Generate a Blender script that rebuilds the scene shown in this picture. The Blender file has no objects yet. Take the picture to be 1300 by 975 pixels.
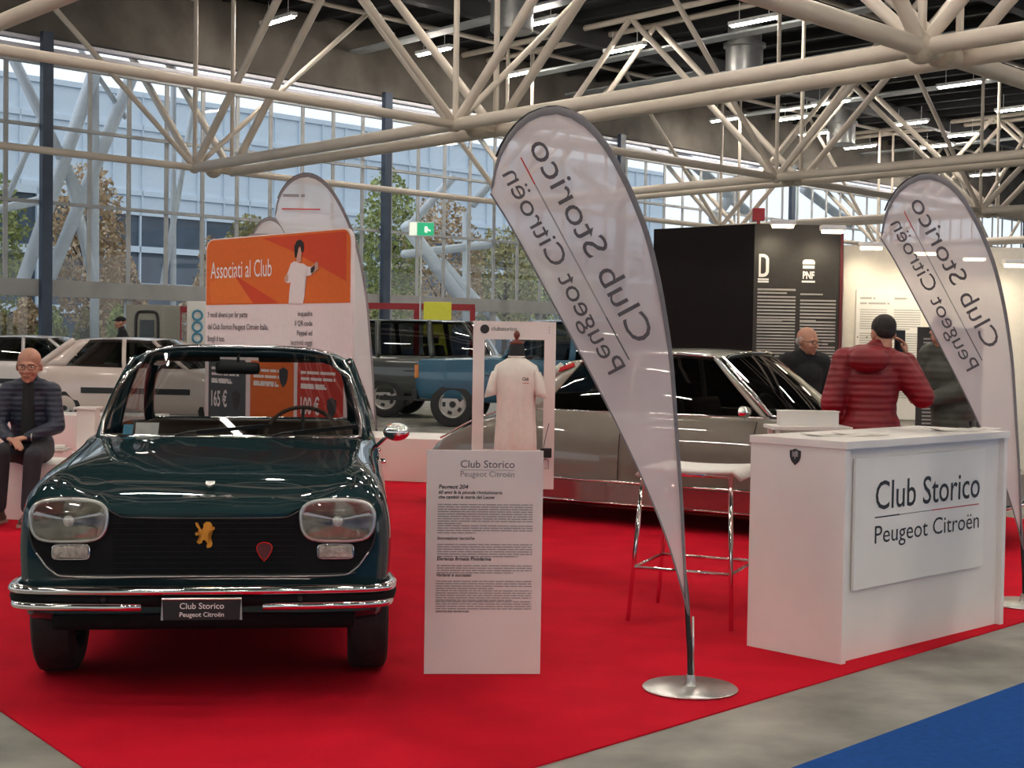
import bpy, bmesh, math, random
from mathutils import Vector, Matrix, Euler
random.seed(11)
S = bpy.context.scene
COL = S.collection
PI = math.pi
R = math.radians
V = Vector

# ------------------------------------------------------------------ camera
F_PX, CAM_H = 1850.0, 1.44
PITCH, ROLL = math.atan(56.5 / 1850.0), R(0.9)
cam_d = bpy.data.cameras.new('camera')
cam_d.sensor_width = 36.0
cam_d.lens = F_PX / 1300.0 * 36.0
cam_d.clip_end = 500
cam = bpy.data.objects.new('camera', cam_d)
COL.objects.link(cam)
cam.matrix_world = Matrix.Translation((0, 0, CAM_H)) @ Matrix.Rotation(PI / 2 - PITCH, 4, 'X') @ Matrix.Rotation(ROLL, 4, 'Z')
S.camera = cam

# ------------------------------------------------------------------ world, light, exposure
S.view_settings.view_transform = 'Standard'
S.view_settings.look = 'None'
S.view_settings.exposure = 0.08
S.view_settings.gamma = 1.0
S.view_settings.use_curve_mapping = False
LAMP_STRENGTH = 160.0
SPOT_POWER = 16.0
SKY_STRENGTH = 1.3
w = bpy.data.worlds.new('overcast')
S.world = w
w.use_nodes = True
nt = w.node_tree
bg = nt.nodes['Background']
tc = nt.nodes.new('ShaderNodeTexCoord')
nz = nt.nodes.new('ShaderNodeTexNoise'); nz.inputs['Scale'].default_value = 2.5
cr = nt.nodes.new('ShaderNodeValToRGB')
cr.color_ramp.elements[0].color = (0.74, 0.83, 0.93, 1)
cr.color_ramp.elements[1].color = (0.96, 0.97, 0.99, 1)
nt.links.new(tc.outputs['Generated'], nz.inputs['Vector'])
nt.links.new(nz.outputs['Fac'], cr.inputs['Fac'])
nt.links.new(cr.outputs['Color'], bg.inputs['Color'])
bg.inputs['Strength'].default_value = SKY_STRENGTH


def _ray(px, py):
    d = V(((px - 650) / F_PX, (487.5 - py) / F_PX, -1.0))
    return (cam.matrix_world.to_3x3() @ d)


def G(px, py, z=0.0):
    d = _ray(px, py)
    t = (z - CAM_H) / d.z
    return V((0, 0, CAM_H)) + d * t


def At(px, py, Y):
    d = _ray(px, py)
    return V((0, 0, CAM_H)) + d * (Y / d.y)


# ------------------------------------------------------------------ materials
def mat(name, col, rough=0.5, metal=0.0, noise=0.0, nscale=20.0, bump=0.0, bscale=60.0, coat=0.0, emit=0.0, spec=0.5, col2=None, sheen=0.0):
    m = bpy.data.materials.new(name)
    m.use_nodes = True
    n = m.node_tree
    b = n.nodes['Principled BSDF']
    c = tuple(col) + (1,)
    b.inputs['Base Color'].default_value = c
    b.inputs['Roughness'].default_value = rough
    b.inputs['Metallic'].default_value = metal
    b.inputs['Specular IOR Level'].default_value = spec
    if coat:
        b.inputs['Coat Weight'].default_value = coat
        b.inputs['Coat Roughness'].default_value = 0.02
    if sheen:
        b.inputs['Sheen Weight'].default_value = sheen
    if emit:
        b.inputs['Emission Color'].default_value = c
        b.inputs['Emission Strength'].default_value = emit
    t = n.nodes.new('ShaderNodeTexCoord')
    if noise or col2:
        x = n.nodes.new('ShaderNodeTexNoise')
        x.inputs['Scale'].default_value = nscale
        x.inputs['Detail'].default_value = 6
        r = n.nodes.new('ShaderNodeValToRGB')
        lo = tuple(max(0, q * (1 - noise)) for q in col)
        hi = tuple(min(1, q * (1 + noise)) for q in col) if col2 is None else tuple(col2)
        r.color_ramp.elements[0].position = 0.3
        r.color_ramp.elements[1].position = 0.7
        r.color_ramp.elements[0].color = lo + (1,)
        r.color_ramp.elements[1].color = hi + (1,)
        n.links.new(t.outputs['Object'], x.inputs['Vector'])
        n.links.new(x.outputs['Fac'], r.inputs['Fac'])
        n.links.new(r.outputs['Color'], b.inputs['Base Color'])
    if bump:
        y = n.nodes.new('ShaderNodeTexNoise')
        y.inputs['Scale'].default_value = bscale
        u = n.nodes.new('ShaderNodeBump')
        u.inputs['Strength'].default_value = bump
        u.inputs['Distance'].default_value = 0.01
        n.links.new(t.outputs['Object'], y.inputs['Vector'])
        n.links.new(y.outputs['Fac'], u.inputs['Height'])
        n.links.new(u.outputs['Normal'], b.inputs['Normal'])
    return m


def quilted(name, col, axis='Z', scale=9.0, dist=0.02, rough=0.55):
    m = mat(name, col, rough, noise=0.2, nscale=8)
    n = m.node_tree
    b = n.nodes['Principled BSDF']
    t = n.nodes.new('ShaderNodeTexCoord')
    x = n.nodes.new('ShaderNodeTexWave')
    x.bands_direction = axis
    x.inputs['Scale'].default_value = scale
    x.inputs['Distortion'].default_value = 1.2
    x.inputs['Detail'].default_value = 2
    u = n.nodes.new('ShaderNodeBump')
    u.inputs['Strength'].default_value = 0.6
    u.inputs['Distance'].default_value = dist
    n.links.new(t.outputs['Object'], x.inputs['Vector'])
    n.links.new(x.outputs['Fac'], u.inputs['Height'])
    n.links.new(u.outputs['Normal'], b.inputs['Normal'])
    return m


def glass(name, tint=(0.9, 0.95, 0.95), refl=0.16, rough=0.02):
    m = bpy.data.materials.new(name)
    m.use_nodes = True
    n = m.node_tree
    n.nodes.remove(n.nodes['Principled BSDF'])
    out = n.nodes['Material Output']
    tr = n.nodes.new('ShaderNodeBsdfTransparent'); tr.inputs['Color'].default_value = tuple(tint) + (1,)
    gl = n.nodes.new('ShaderNodeBsdfGlossy'); gl.inputs['Roughness'].default_value = rough
    lw = n.nodes.new('ShaderNodeLayerWeight'); lw.inputs['Blend'].default_value = 0.5
    pw = n.nodes.new('ShaderNodeMath'); pw.operation = 'POWER'; pw.inputs[1].default_value = 4.5
    n.links.new(lw.outputs['Facing'], pw.inputs[0])
    ad = n.nodes.new('ShaderNodeMath'); ad.operation = 'MULTIPLY_ADD'
    ad.inputs[1].default_value = 0.9
    ad.inputs[2].default_value = refl * 0.4
    mx = n.nodes.new('ShaderNodeMixShader')
    n.links.new(pw.outputs[0], ad.inputs[0])
    n.links.new(ad.outputs[0], mx.inputs['Fac'])
    n.links.new(tr.outputs[0], mx.inputs[1])
    n.links.new(gl.outputs[0], mx.inputs[2])
    n.links.new(mx.outputs[0], out.inputs['Surface'])
    return m


def fabric_translucent(name, col, transp=0.12, transl=0.35):
    m = bpy.data.materials.new(name)
    m.use_nodes = True
    n = m.node_tree
    n.nodes.remove(n.nodes['Principled BSDF'])
    out = n.nodes['Material Output']
    d = n.nodes.new('ShaderNodeBsdfDiffuse'); d.inputs['Color'].default_value = tuple(col) + (1,)
    t = n.nodes.new('ShaderNodeBsdfTranslucent'); t.inputs['Color'].default_value = tuple(col) + (1,)
    p = n.nodes.new('ShaderNodeBsdfTransparent')
    tcd = n.nodes.new('ShaderNodeTexCoord')
    nn = n.nodes.new('ShaderNodeTexNoise'); nn.inputs['Scale'].default_value = 7
    bu = n.nodes.new('ShaderNodeBump'); bu.inputs['Strength'].default_value = 0.25; bu.inputs['Distance'].default_value = 0.02
    n.links.new(tcd.outputs['Object'], nn.inputs['Vector'])
    n.links.new(nn.outputs['Fac'], bu.inputs['Height'])
    n.links.new(bu.outputs['Normal'], d.inputs['Normal'])
    a = n.nodes.new('ShaderNodeMixShader'); a.inputs['Fac'].default_value = transl
    b = n.nodes.new('ShaderNodeMixShader'); b.inputs['Fac'].default_value = transp
    n.links.new(d.outputs[0], a.inputs[1]); n.links.new(t.outputs[0], a.inputs[2])
    n.links.new(a.outputs[0], b.inputs[1]); n.links.new(p.outputs[0], b.inputs[2])
    n.links.new(b.outputs[0], out.inputs['Surface'])
    return m


M = {}
M['carpet'] = mat('red_carpet', (0.60, 0.006, 0.022), 0.95, noise=0.10, nscale=3, bump=0.5, bscale=260, spec=0.1)
M['blue'] = mat('blue_carpet', (0.012, 0.07, 0.27), 0.95, noise=0.12, nscale=30, bump=0.5, bscale=260, spec=0.1)
M['concrete'] = mat('concrete_floor', (0.25, 0.24, 0.21), 0.5, noise=0.45, nscale=2.6, bump=0.15, bscale=12)
M['hallfloor'] = M['concrete']
M['truss'] = mat('truss_cream_paint', (0.62, 0.54, 0.46), 0.5, noise=0.06, nscale=1.5)
M['node'] = mat('truss_node_paint', (0.50, 0.43, 0.34), 0.5, noise=0.15, nscale=8)
M['deck'] = mat('roof_deck_dark', (0.010, 0.010, 0.011), 0.8, noise=0.4, nscale=0.8)
M['rib'] = mat('roof_rib_dark', (0.030, 0.030, 0.031), 0.6, noise=0.2, nscale=2)
M['beam'] = mat('concrete_beam', (0.115, 0.10, 0.085), 0.85, noise=0.35, nscale=0.9)
M['tray'] = mat('grey_tray', (0.34, 0.36, 0.37), 0.5, noise=0.1)
M['duct'] = mat('duct_metal', (0.33, 0.33, 0.33), 0.35, 0.6, noise=0.15, nscale=3)
M['lamp'] = mat('tube_lamp_glow', (1.0, 0.93, 0.82), emit=LAMP_STRENGTH)
M['lampbody'] = mat('lamp_housing', (0.75, 0.75, 0.75), 0.5, noise=0.05)
M['mullion'] = mat('mullion_grey', (0.46, 0.47, 0.48), 0.45, noise=0.1, nscale=3)
M['mulldark'] = mat('column_dark_blue', (0.05, 0.07, 0.11), 0.4, noise=0.15, nscale=3)
M['winglass'] = glass('curtain_wall_glass', (0.90, 0.96, 0.98), 0.12)
M['strip'] = mat('daylight_gap_white', (0.80, 0.78, 0.86), 0.3, noise=0.05)  # pale lilac stands for daylight entering above the glass
M['lintel'] = mat('grey_lintel', (0.38, 0.37, 0.36), 0.5, noise=0.1, nscale=2)
M['white'] = mat('white_laminate', (0.80, 0.745, 0.71), 0.45, noise=0.03, nscale=4)
M['whiteplate'] = mat('white_plate', (0.84, 0.79, 0.74), 0.4, noise=0.02, nscale=4)
M['board'] = mat('white_foamboard', (0.80, 0.72, 0.69), 0.55, noise=0.03, nscale=4)
M['ink'] = mat('black_ink', (0.02, 0.02, 0.022), 0.5, noise=0.1)
M['inkgrey'] = mat('grey_ink', (0.11, 0.105, 0.11), 0.6, noise=0.1)
M['inklight'] = mat('light_grey_ink', (0.30, 0.28, 0.28), 0.6, noise=0.1)
M['inkwhite'] = mat('white_ink', (0.82, 0.80, 0.78), 0.5, noise=0.03)
M['redline'] = mat('red_line_ink', (0.55, 0.04, 0.03), 0.5, noise=0.05)
M['chrome'] = mat('chrome', (0.86, 0.84, 0.82), 0.07, 1.0, noise=0.03, nscale=30)
M['steel'] = mat('brushed_steel', (0.62, 0.61, 0.58), 0.3, 1.0, noise=0.12, nscale=25)
M['black'] = mat('black_plastic', (0.012, 0.012, 0.013), 0.4, noise=0.2)
M['matblack'] = mat('matt_black', (0.006, 0.006, 0.007), 0.7, noise=0.2, spec=0.2)
M['tyre'] = mat('tyre_rubber', (0.014, 0.014, 0.015), 0.7, noise=0.3, nscale=15, bump=0.3, bscale=50)
M['teal'] = mat('dark_teal_car_paint', (0.014, 0.033, 0.038), 0.5, 0.0, noise=0.05, nscale=3, coat=0.85, spec=0.0)
M['dsgrey'] = mat('warm_grey_car_paint', (0.17, 0.15, 0.118), 0.35, 0.15, noise=0.05, nscale=3, coat=0.8)
M['dsroof'] = mat('silver_roof_paint', (0.34, 0.32, 0.27), 0.35, 0.2, noise=0.05, nscale=3, coat=1.0)
M['sillsteel'] = mat('polished_sill', (0.34, 0.28, 0.27), 0.15, 0.9, noise=0.05)
M['cream'] = mat('cream_car_paint', (0.62, 0.50, 0.45), 0.3, noise=0.04, nscale=3, coat=0.8)
M['cream2'] = mat('white_car_paint', (0.62, 0.56, 0.54), 0.3, noise=0.04, nscale=3, coat=0.8)
M['olive'] = mat('dark_olive_car_paint', (0.028, 0.034, 0.028), 0.3, noise=0.1, nscale=3, coat=0.8)
M['rrblue'] = mat('blue_car_paint', (0.012, 0.085, 0.15), 0.3, noise=0.08, nscale=3, coat=0.8)
M['silver'] = mat('silver_wheel_paint', (0.45, 0.43, 0.41), 0.35, 0.6, noise=0.1)
M['carglass'] = glass('car_glass_clear', (0.72, 0.74, 0.74), 0.15)
M['darkglass'] = glass('car_glass_tinted', (0.30, 0.31, 0.31), 0.2)
M['lensglass'] = glass('lens_glass', (0.88, 0.88, 0.85), 0.4)
M['reflector'] = mat('reflector', (0.40, 0.37, 0.32), 0.28, 0.75, noise=0.55, nscale=16, bump=1.0, bscale=14)
M['amber'] = mat('amber_lens', (0.55, 0.20, 0.05), 0.2, noise=0.1)
M['clearlens'] = mat('clear_lens', (0.42, 0.36, 0.31), 0.15, 0.3, noise=0.3, nscale=40, bump=0.6, bscale=60)
M['redlens'] = mat('red_lens', (0.5, 0.01, 0.01), 0.2, noise=0.1)
M['gold'] = mat('gold_badge', (0.80, 0.33, 0.03), 0.35, 0.3, noise=0.1)
M['brown'] = mat('brown_upholstery', (0.055, 0.030, 0.018), 0.6, noise=0.2, nscale=10)
M['darkint'] = mat('dark_interior', (0.018, 0.014, 0.012), 0.7, noise=0.2)
M['shirt'] = mat('white_cotton', (0.80, 0.73, 0.66), 0.9, noise=0.04, bump=0.35, bscale=14)
M['bust'] = mat('black_bust_fabric', (0.012, 0.012, 0.015), 0.8, noise=0.2)
M['wood'] = mat('dark_red_wood', (0.16, 0.035, 0.02), 0.35, noise=0.3, nscale=20)
M['flag'] = fabric_translucent('flag_cloth', (0.82, 0.75, 0.76), 0.19, 0.32)
M['flagfar'] = fabric_translucent('far_flag_cloth', (0.80, 0.80, 0.82), 0.22, 0.35)
M['sleeve'] = mat('flag_sleeve_grey', (0.22, 0.20, 0.21), 0.8, noise=0.1)
M['flagink'] = mat('flag_print_grey', (0.115, 0.10, 0.11), 0.9, noise=0.1)
M['orange'] = mat('banner_orange', (0.68, 0.135, 0.012), 0.7, noise=0.04)
M['orangered'] = mat('banner_orange_red', (0.60, 0.055, 0.01), 0.7, noise=0.04)
M['orangelt'] = mat('banner_orange_light', (0.74, 0.17, 0.02), 0.7, noise=0.04)
M['bannerred'] = mat('banner_red', (0.48, 0.03, 0.015), 0.7, noise=0.04)
M['bannergrey'] = mat('banner_slate', (0.06, 0.075, 0.085), 0.7, noise=0.04)
M['bannerwhite'] = mat('banner_white', (0.78, 0.70, 0.70), 0.7, noise=0.03)
M['skin'] = mat('skin', (0.50, 0.24, 0.16), 0.5, noise=0.10, nscale=12)
M['skinprint'] = mat('printed_skin', (0.62, 0.36, 0.28), 0.7, noise=0.05)
M['hairdark'] = mat('dark_hair', (0.018, 0.013, 0.012), 0.7, noise=0.3, bump=0.6, bscale=120)
M['hairgrey'] = mat('grey_hair', (0.40, 0.38, 0.36), 0.8, noise=0.3, bump=0.6, bscale=120)
M['navy'] = quilted('navy_quilted_nylon', (0.014, 0.018, 0.040), scale=8, dist=.006)
M['redjacket'] = quilted('dark_red_quilted_nylon', (0.20, 0.004, 0.010), scale=7.5, dist=.006)
M['greyjacket'] = quilted('grey_green_nylon', (0.085, 0.085, 0.07), scale=6.0, dist=.004, rough=0.6)
M['blackcloth'] = mat('black_cloth', (0.012, 0.012, 0.014), 0.85, noise=0.2, bump=0.3, bscale=30)
M['jeans'] = mat('dark_jeans', (0.022, 0.022, 0.030), 0.85, noise=0.3, nscale=6, bump=0.4, bscale=40)
M['shoe'] = mat('brown_shoe', (0.06, 0.035, 0.025), 0.6, noise=0.3)
M['sole'] = mat('shoe_sole', (0.30, 0.22, 0.18), 0.7, noise=0.1)
M['eye'] = mat('eye_white', (0.6, 0.57, 0.54), 0.3, noise=0.03)
M['boothblack'] = mat('black_stand_panel', (0.004, 0.003, 0.003), 0.8, noise=0.3, spec=0.25)
M['boothdark'] = mat('dark_graphic_panel', (0.030, 0.027, 0.024), 0.5, noise=0.1)
M['boothtext'] = mat('panel_text_grey', (0.34, 0.33, 0.31), 0.6, noise=0.05)
M['boothwhite'] = mat('white_stand_wall', (0.76, 0.72, 0.64), 0.6, noise=0.03)
M['boothtrim'] = mat('burgundy_edge', (0.10, 0.012, 0.016), 0.5, noise=0.1)
M['poster'] = mat('white_poster', (0.80, 0.78, 0.74), 0.5, noise=0.02)
M['postertext'] = mat('poster_text', (0.42, 0.41, 0.39), 0.6, noise=0.05)
M['spotglow'] = mat('spot_glow', (1.0, 0.80, 0.50), emit=14.0)
M['exitgreen'] = mat('exit_green', (0.02, 0.42, 0.20), 0.4, noise=0.03, emit=0.5)
M['exitwhite'] = mat('exit_white', (0.85, 0.95, 0.80), 0.4, noise=0.03, emit=0.5)
M['redmetal'] = mat('red_frame_metal', (0.30, 0.012, 0.02), 0.5, noise=0.1)
M['yellow'] = mat('yellow_panel', (0.72, 0.70, 0.06), 0.6, noise=0.05)
M['beige'] = mat('beige_cabin', (0.26, 0.25, 0.21), 0.6, noise=0.1)
M['leafa'] = mat('autumn_leaf_tan', (0.62, 0.46, 0.30), 0.9, noise=0.5, nscale=3)
M['leafb'] = mat('autumn_leaf_green', (0.40, 0.44, 0.17), 0.9, noise=0.5, nscale=3)
M['leafc'] = mat('autumn_leaf_olive', (0.46, 0.42, 0.22), 0.9, noise=0.5, nscale=3)
M['leafd'] = mat('hedge_leaf', (0.20, 0.30, 0.08), 0.9, noise=0.6, nscale=2, col2=(0.6, 0.45, 0.24))
M['bark'] = mat('bark', (0.10, 0.07, 0.05), 0.9, noise=0.3)
M['building'] = mat('slate_facade', (0.060, 0.085, 0.12), 0.3, noise=0.25, nscale=0.6)
M['facadeband'] = mat('pale_band', (0.62, 0.70, 0.78), 0.5, noise=0.1)
M['outwhite'] = mat('outdoor_white_steel', (0.82, 0.86, 0.92), 0.5, noise=0.05)
M['asphalt'] = mat('asphalt', (0.16, 0.16, 0.165), 0.9, noise=0.2)
M['paper'] = mat('paper', (0.62, 0.58, 0.54), 0.6, noise=0.12, nscale=12)
M['paperblue'] = mat('blue_sticker', (0.08, 0.30, 0.45), 0.5, noise=0.1)
M['bench'] = mat('bench_white_vinyl', (0.82, 0.76, 0.72), 0.45, noise=0.03, nscale=3)


# ------------------------------------------------------------------ object helpers
def link(name, me, m=None, parent=None, smooth=None):
    o = bpy.data.objects.new(name, me)
    COL.objects.link(o)
    if m is not None:
        me.materials.clear()
        me.materials.append(M[m] if isinstance(m, str) else m)
    if parent is not None:
        o.parent = parent
    if smooth:
        for p in me.polygons:
            p.use_smooth = True
        if smooth is not True:
            me.set_sharp_from_angle(angle=R(smooth))
    return o


def O(name, bm, m, parent=None, smooth=None):
    me = bpy.data.meshes.new(name)
    bmesh.ops.recalc_face_normals(bm, faces=bm.faces)
    bm.to_mesh(me)
    bm.free()
    return link(name, me, m, parent, smooth)


def thing(name, label, cat, loc=(0, 0, 0), rotz=0.0, group=None, kind=None):
    o = bpy.data.objects.new(name, None)
    o.empty_display_size = 0.2
    COL.objects.link(o)
    o.location = loc
    o.rotation_euler = (0, 0, rotz)
    tag(o, label, cat, group, kind)
    return o


def tag(o, label=None, cat=None, group=None, kind=None):
    if label: o['label'] = label
    if cat: o['category'] = cat
    if group: o['group'] = group
    if kind: o['kind'] = kind
    return o


def copy_tree(o, parent=None):
    c = o.copy()
    COL.objects.link(c)
    if parent is not None:
        c.parent = parent
    for ch in [q for q in bpy.data.objects if q.parent == o]:
        copy_tree(ch, c)
    return c


def bake(o):
    dg = bpy.context.evaluated_depsgraph_get()
    me = bpy.data.meshes.new_from_object(o.evaluated_get(dg))
    old = o.data
    o.modifiers.clear()
    if o.type == 'MESH':
        o.data = me
        bpy.data.meshes.remove(old)
        return o
    return me


def BM():
    return bmesh.new()


def box(bm, c, s, rz=0.0, bevel=0.0, mtx=None):
    m = mtx if mtx is not None else Matrix.Translation(c) @ Matrix.Rotation(rz, 4, 'Z')
    r = bmesh.ops.create_cube(bm, size=1.0, matrix=m @ Matrix.Diagonal((s[0], s[1], s[2], 1)))
    if bevel:
        es = list({e for v in r['verts'] for e in v.link_edges})
        bmesh.ops.bevel(bm, geom=es, offset=bevel, segments=2, affect='EDGES', profile=0.7)
    return bm


def beam(bm, p0, p1, wx, wz, up=(0, 0, 1)):
    p0, p1 = V(p0), V(p1)
    d = p1 - p0
    L = d.length
    y = d.normalized()
    x = y.cross(V(up)).normalized()
    z = x.cross(y)
    m = Matrix((x, y, z)).transposed().to_4x4()
    m.translation = (p0 + p1) / 2
    bmesh.ops.create_cube(bm, size=1.0, matrix=m @ Matrix.Diagonal((wx, L, wz, 1)))
    return bm


def loft(bm, rings, closed=True, caps=True):
    vs = [[bm.verts.new(p) for p in r] for r in rings]
    n = len(rings[0])
    for a, b in zip(vs[:-1], vs[1:]):
        for i in range(n if closed else n - 1):
            j = (i + 1) % n
            try:
                bm.faces.new((a[i], a[j], b[j], b[i]))
            except ValueError:
                pass
    if caps and closed:
        for r in (vs[0], vs[-1]):
            try:
                bm.faces.new(r)
            except ValueError:
                pass
    return bm


def tube(bm, pts, r, seg=10, closed=False, caps=True, flat=None):
    pts = [V(p) for p in pts]
    rs = r if isinstance(r, (list, tuple)) else [r] * len(pts)
    rings = []
    n = len(pts)
    prev = None
    for i, p in enumerate(pts):
        a = pts[(i - 1) % n] if (closed or i > 0) else p
        b = pts[(i + 1) % n] if (closed or i < n - 1) else p
        t = (b - a).normalized()
        if prev is None:
            u = t.cross(V((0, 0, 1)))
            if u.length < 0.05:
                u = t.cross(V((1, 0, 0)))
            u.normalize()
        else:
            u = (prev - t * prev.dot(t)).normalized()
        prev = u
        w2 = t.cross(u)
        fy = flat or 1.0
        rings.append([p + u * math.cos(k * 2 * PI / seg) * rs[i] + w2 * math.sin(k * 2 * PI / seg) * rs[i] * fy for k in range(seg)])
    if closed:
        rings.append(rings[0])
        vs = [[bm.verts.new(q) for q in rr] for rr in rings[:-1]]
        vs.append(vs[0])
        for a, b in zip(vs[:-1], vs[1:]):
            for i in range(seg):
                j = (i + 1) % seg
                bm.faces.new((a[i], a[j], b[j], b[i]))
    else:
        loft(bm, rings, True, caps)
    return bm


def lathe(bm, prof, seg=32, mtx=Matrix.Identity(4), closed=False):
    """profile of (radius, axial); axis = local Y of mtx"""
    rings = []
    for k in range(seg):
        a = 2 * PI * k / seg
        rings.append([mtx @ V((r * math.cos(a), y, r * math.sin(a))) for r, y in prof])
    vs = [[bm.verts.new(p) for p in r] for r in rings]
    n = len(prof)
    for k in range(seg):
        a, b = vs[k], vs[(k + 1) % seg]
        for i in range(n if closed else n - 1):
            j = (i + 1) % n
            try:
                bm.faces.new((a[i], a[j], b[j], b[i]))
            except ValueError:
                pass
    bmesh.ops.remove_doubles(bm, verts=[v for r in vs for v in r], dist=1e-5)
    return bm


def prism(bm, pts, M4, th):
    """extrude a 2-D outline (in the xy plane of M4) by th along its z"""
    a = [bm.verts.new(M4 @ V((x, y, 0))) for x, y in pts]
    b = [bm.verts.new(M4 @ V((x, y, th))) for x, y in pts]
    n = len(pts)
    f1 = bm.faces.new(a)
    f2 = bm.faces.new(b)
    for i in range(n):
        j = (i + 1) % n
        bm.faces.new((a[i], a[j], b[j], b[i]))
    bmesh.ops.triangulate(bm, faces=[f1, f2])
    return bm


def patch(bm, rows):
    vs = [[bm.verts.new(p) for p in r] for r in rows]
    for a, b in zip(vs[:-1], vs[1:]):
        for i in range(len(a) - 1):
            bm.faces.new((a[i], a[i + 1], b[i + 1], b[i]))
    return bm


def frame(o, xd, yd):
    x = V(xd).normalized(); y = V(yd).normalized(); z = x.cross(y)
    m = Matrix((x, y, z)).transposed().to_4x4()
    m.translation = V(o)
    return m


def poly_smooth(pts, n=6, closed=False):
    """Catmull-Rom through 2-D/3-D points"""
    P = [V(p) for p in pts]
    out = []
    N = len(P)
    rng = N if closed else N - 1
    for i in range(rng):
        p1, p2 = P[i], P[(i + 1) % N]
        p0 = P[i - 1] if (closed or i > 0) else p1 * 2 - p2
        p3 = P[(i + 2) % N] if (closed or i + 2 < N) else p2 * 2 - p1
        for k in range(n):
            t = k / n
            out.append(0.5 * ((2 * p1) + (p2 - p0) * t + (2 * p0 - 5 * p1 + 4 * p2 - p3) * t * t + (3 * p1 - p0 - 3 * p2 + p3) * t ** 3))
    if not closed:
        out.append(P[-1])
    return out


def superellipse(a, b, e=2.6, n=28, cx=0, cy=0):
    r = []
    for k in range(n):
        t = 2 * PI * k / n
        c, s = math.cos(t), math.sin(t)
        r.append((cx + a * math.copysign(abs(c) ** (2 / e), c), cy + b * math.copysign(abs(s) ** (2 / e), s)))
    return r


def text(name, s, M4, width, m, parent=None, height=None, bold=0.0, align='l', shear=0.0, squash=None):
    """printed text; M4: origin at left end of the baseline, x along the line, y up. width: fitted length"""
    cu = bpy.data.curves.new(name, 'FONT')
    cu.body = s
    cu.size = 1
    cu.resolution_u = 3
    cu.offset = bold
    cu.shear = shear
    o = bpy.data.objects.new(name, cu)
    COL.objects.link(o)
    dg = bpy.context.evaluated_depsgraph_get()
    dg.update()
    me = bpy.data.meshes.new_from_object(o.evaluated_get(dg))
    bpy.data.objects.remove(o)
    bpy.data.curves.remove(cu)
    xs = [v.co.x for v in me.vertices]
    x0, x1 = min(xs), max(xs)
    sc = width / (x1 - x0)
    sy = sc * (squash or 1.0) if height is None else height / 0.72
    off = {'l': 0, 'c': -width / 2, 'r': -width}[align]
    for v in me.vertices:
        v.co = M4 @ V(((v.co.x - x0) * sc + off, v.co.y * sy, 0))
    me.name = name
    return link(name, me, m, parent)


def greek(bm, M4, x0, x1, y0, n, lh, h=0.5, last=0.6, words=True, rnd=None):
    """lines too small to read: rows of word-long bars"""
    rnd = rnd or random
    for i in range(n):
        xe = x1 if i < n - 1 else x0 + (x1 - x0) * last
        y = y0 - i * lh
        x = x0
        while x < xe - 1e-4:
            L = min(lh * (rnd.uniform(1.2, 5.0)), xe - x) if words else xe - x
            c = [M4 @ V(p) for p in ((x, y, 0), (x + L, y, 0), (x + L, y + lh * h, 0), (x, y + lh * h, 0))]
            bm.faces.new([bm.verts.new(q) for q in c])
            x += L + lh * 0.35
    return bm
# ------------------------------------------------------------------ the hall
D1 = V((0.687, 0.727, 0)); D1.normalize()          # along the window wall
NO = V((-D1.y, D1.x, 0))                            # outwards through the window wall
W0 = V((-9.75, 38.9, 0))


def W(t, out=0.0, z=0.0):
    p = W0 + D1 * t + NO * out
    return V((p.x, p.y, z))


bm = BM()
far, near = 95, -75
pts = [W(near), W(far), W(far, -110), W(near, -110)]
vs = [bm.verts.new(p) for p in pts] ; bm.faces.new(vs)
bot = [bm.verts.new(p - V((0, 0, 0.2))) for p in pts]; bm.faces.new(bot)
for i in range(4):
    bm.faces.new((vs[i], vs[(i + 1) % 4], bot[(i + 1) % 4], bot[i]))
tag(O('floor', bm, 'concrete'), 'grey stained concrete hall floor', 'floor', kind='structure')

# red carpet of the stand: corner towards the camera
ca, cb = G(680, 975), G(1300, 790)
la, lb = G(105, 975), G(0, 903)
e1 = (cb - ca).normalized(); e2 = (lb - la).normalized()
t = ((la.x - ca.x) * e2.y - (la.y - ca.y) * e2.x) / (e1.x * e2.y - e1.y * e2.x)
corner = ca + e1 * t
c1 = corner + e1 * 9.1
c2 = corner + e2 * 11.5
bm = BM()
prism(bm, [(corner.x, corner.y), (c1.x, c1.y), (c1.x + e2.x * 11.5, c1.y + e2.y * 11.5), (c2.x, c2.y)], Matrix.Translation((0, 0, 0.0005)), 0.006)
tag(O('red_carpet', bm, 'carpet'), 'bright red carpet covering the floor of the car club stand', 'carpet')
ba, bb = G(1010, 975), G(1300, 868)
e = (bb - ba).normalized(); q = V((e.y, -e.x, 0))
p = [ba - e * 5, ba + e * 12, ba + e * 12 + q * 6, ba - e * 5 + q * 6]
bm = BM()
prism(bm, [(a.x, a.y) for a in p], Matrix.Translation((0, 0, 0.0005)), 0.006)
tag(O('blue_carpet', bm, 'blue'), 'royal blue carpet across the aisle at the lower right', 'carpet')

# deck of the roof, its ribs and cross girders
bm = BM()
zc = 10.9
box(bm, W(10, -54, zc + 0.15), (190, 112, 0.3), math.atan2(D1.y, D1.x))
for i in range(95):
    a = W(-60 + i * 1.6, 0, zc - 0.12); b = W(-60 + i * 1.6, -108, zc - 0.12)
    beam(bm, a, b, 0.18, 0.26)
tag(O('ceiling', bm, 'deck'), 'dark corrugated roof deck high above the hall', 'ceiling', kind='structure')
for k, dd in enumerate((-5.5, -17, -28.5, -40)):
    bm = BM()
    beam(bm, W(-60, dd, 10.45), W(95, dd, 10.45), 0.35, 0.55)
    tag(O('roof_girder', bm, 'rib'), 'dark steel girder under the roof deck, counted inward from the glass: ' + ['first', 'second', 'third', 'fourth'][k], 'girder', kind='structure')

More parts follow.
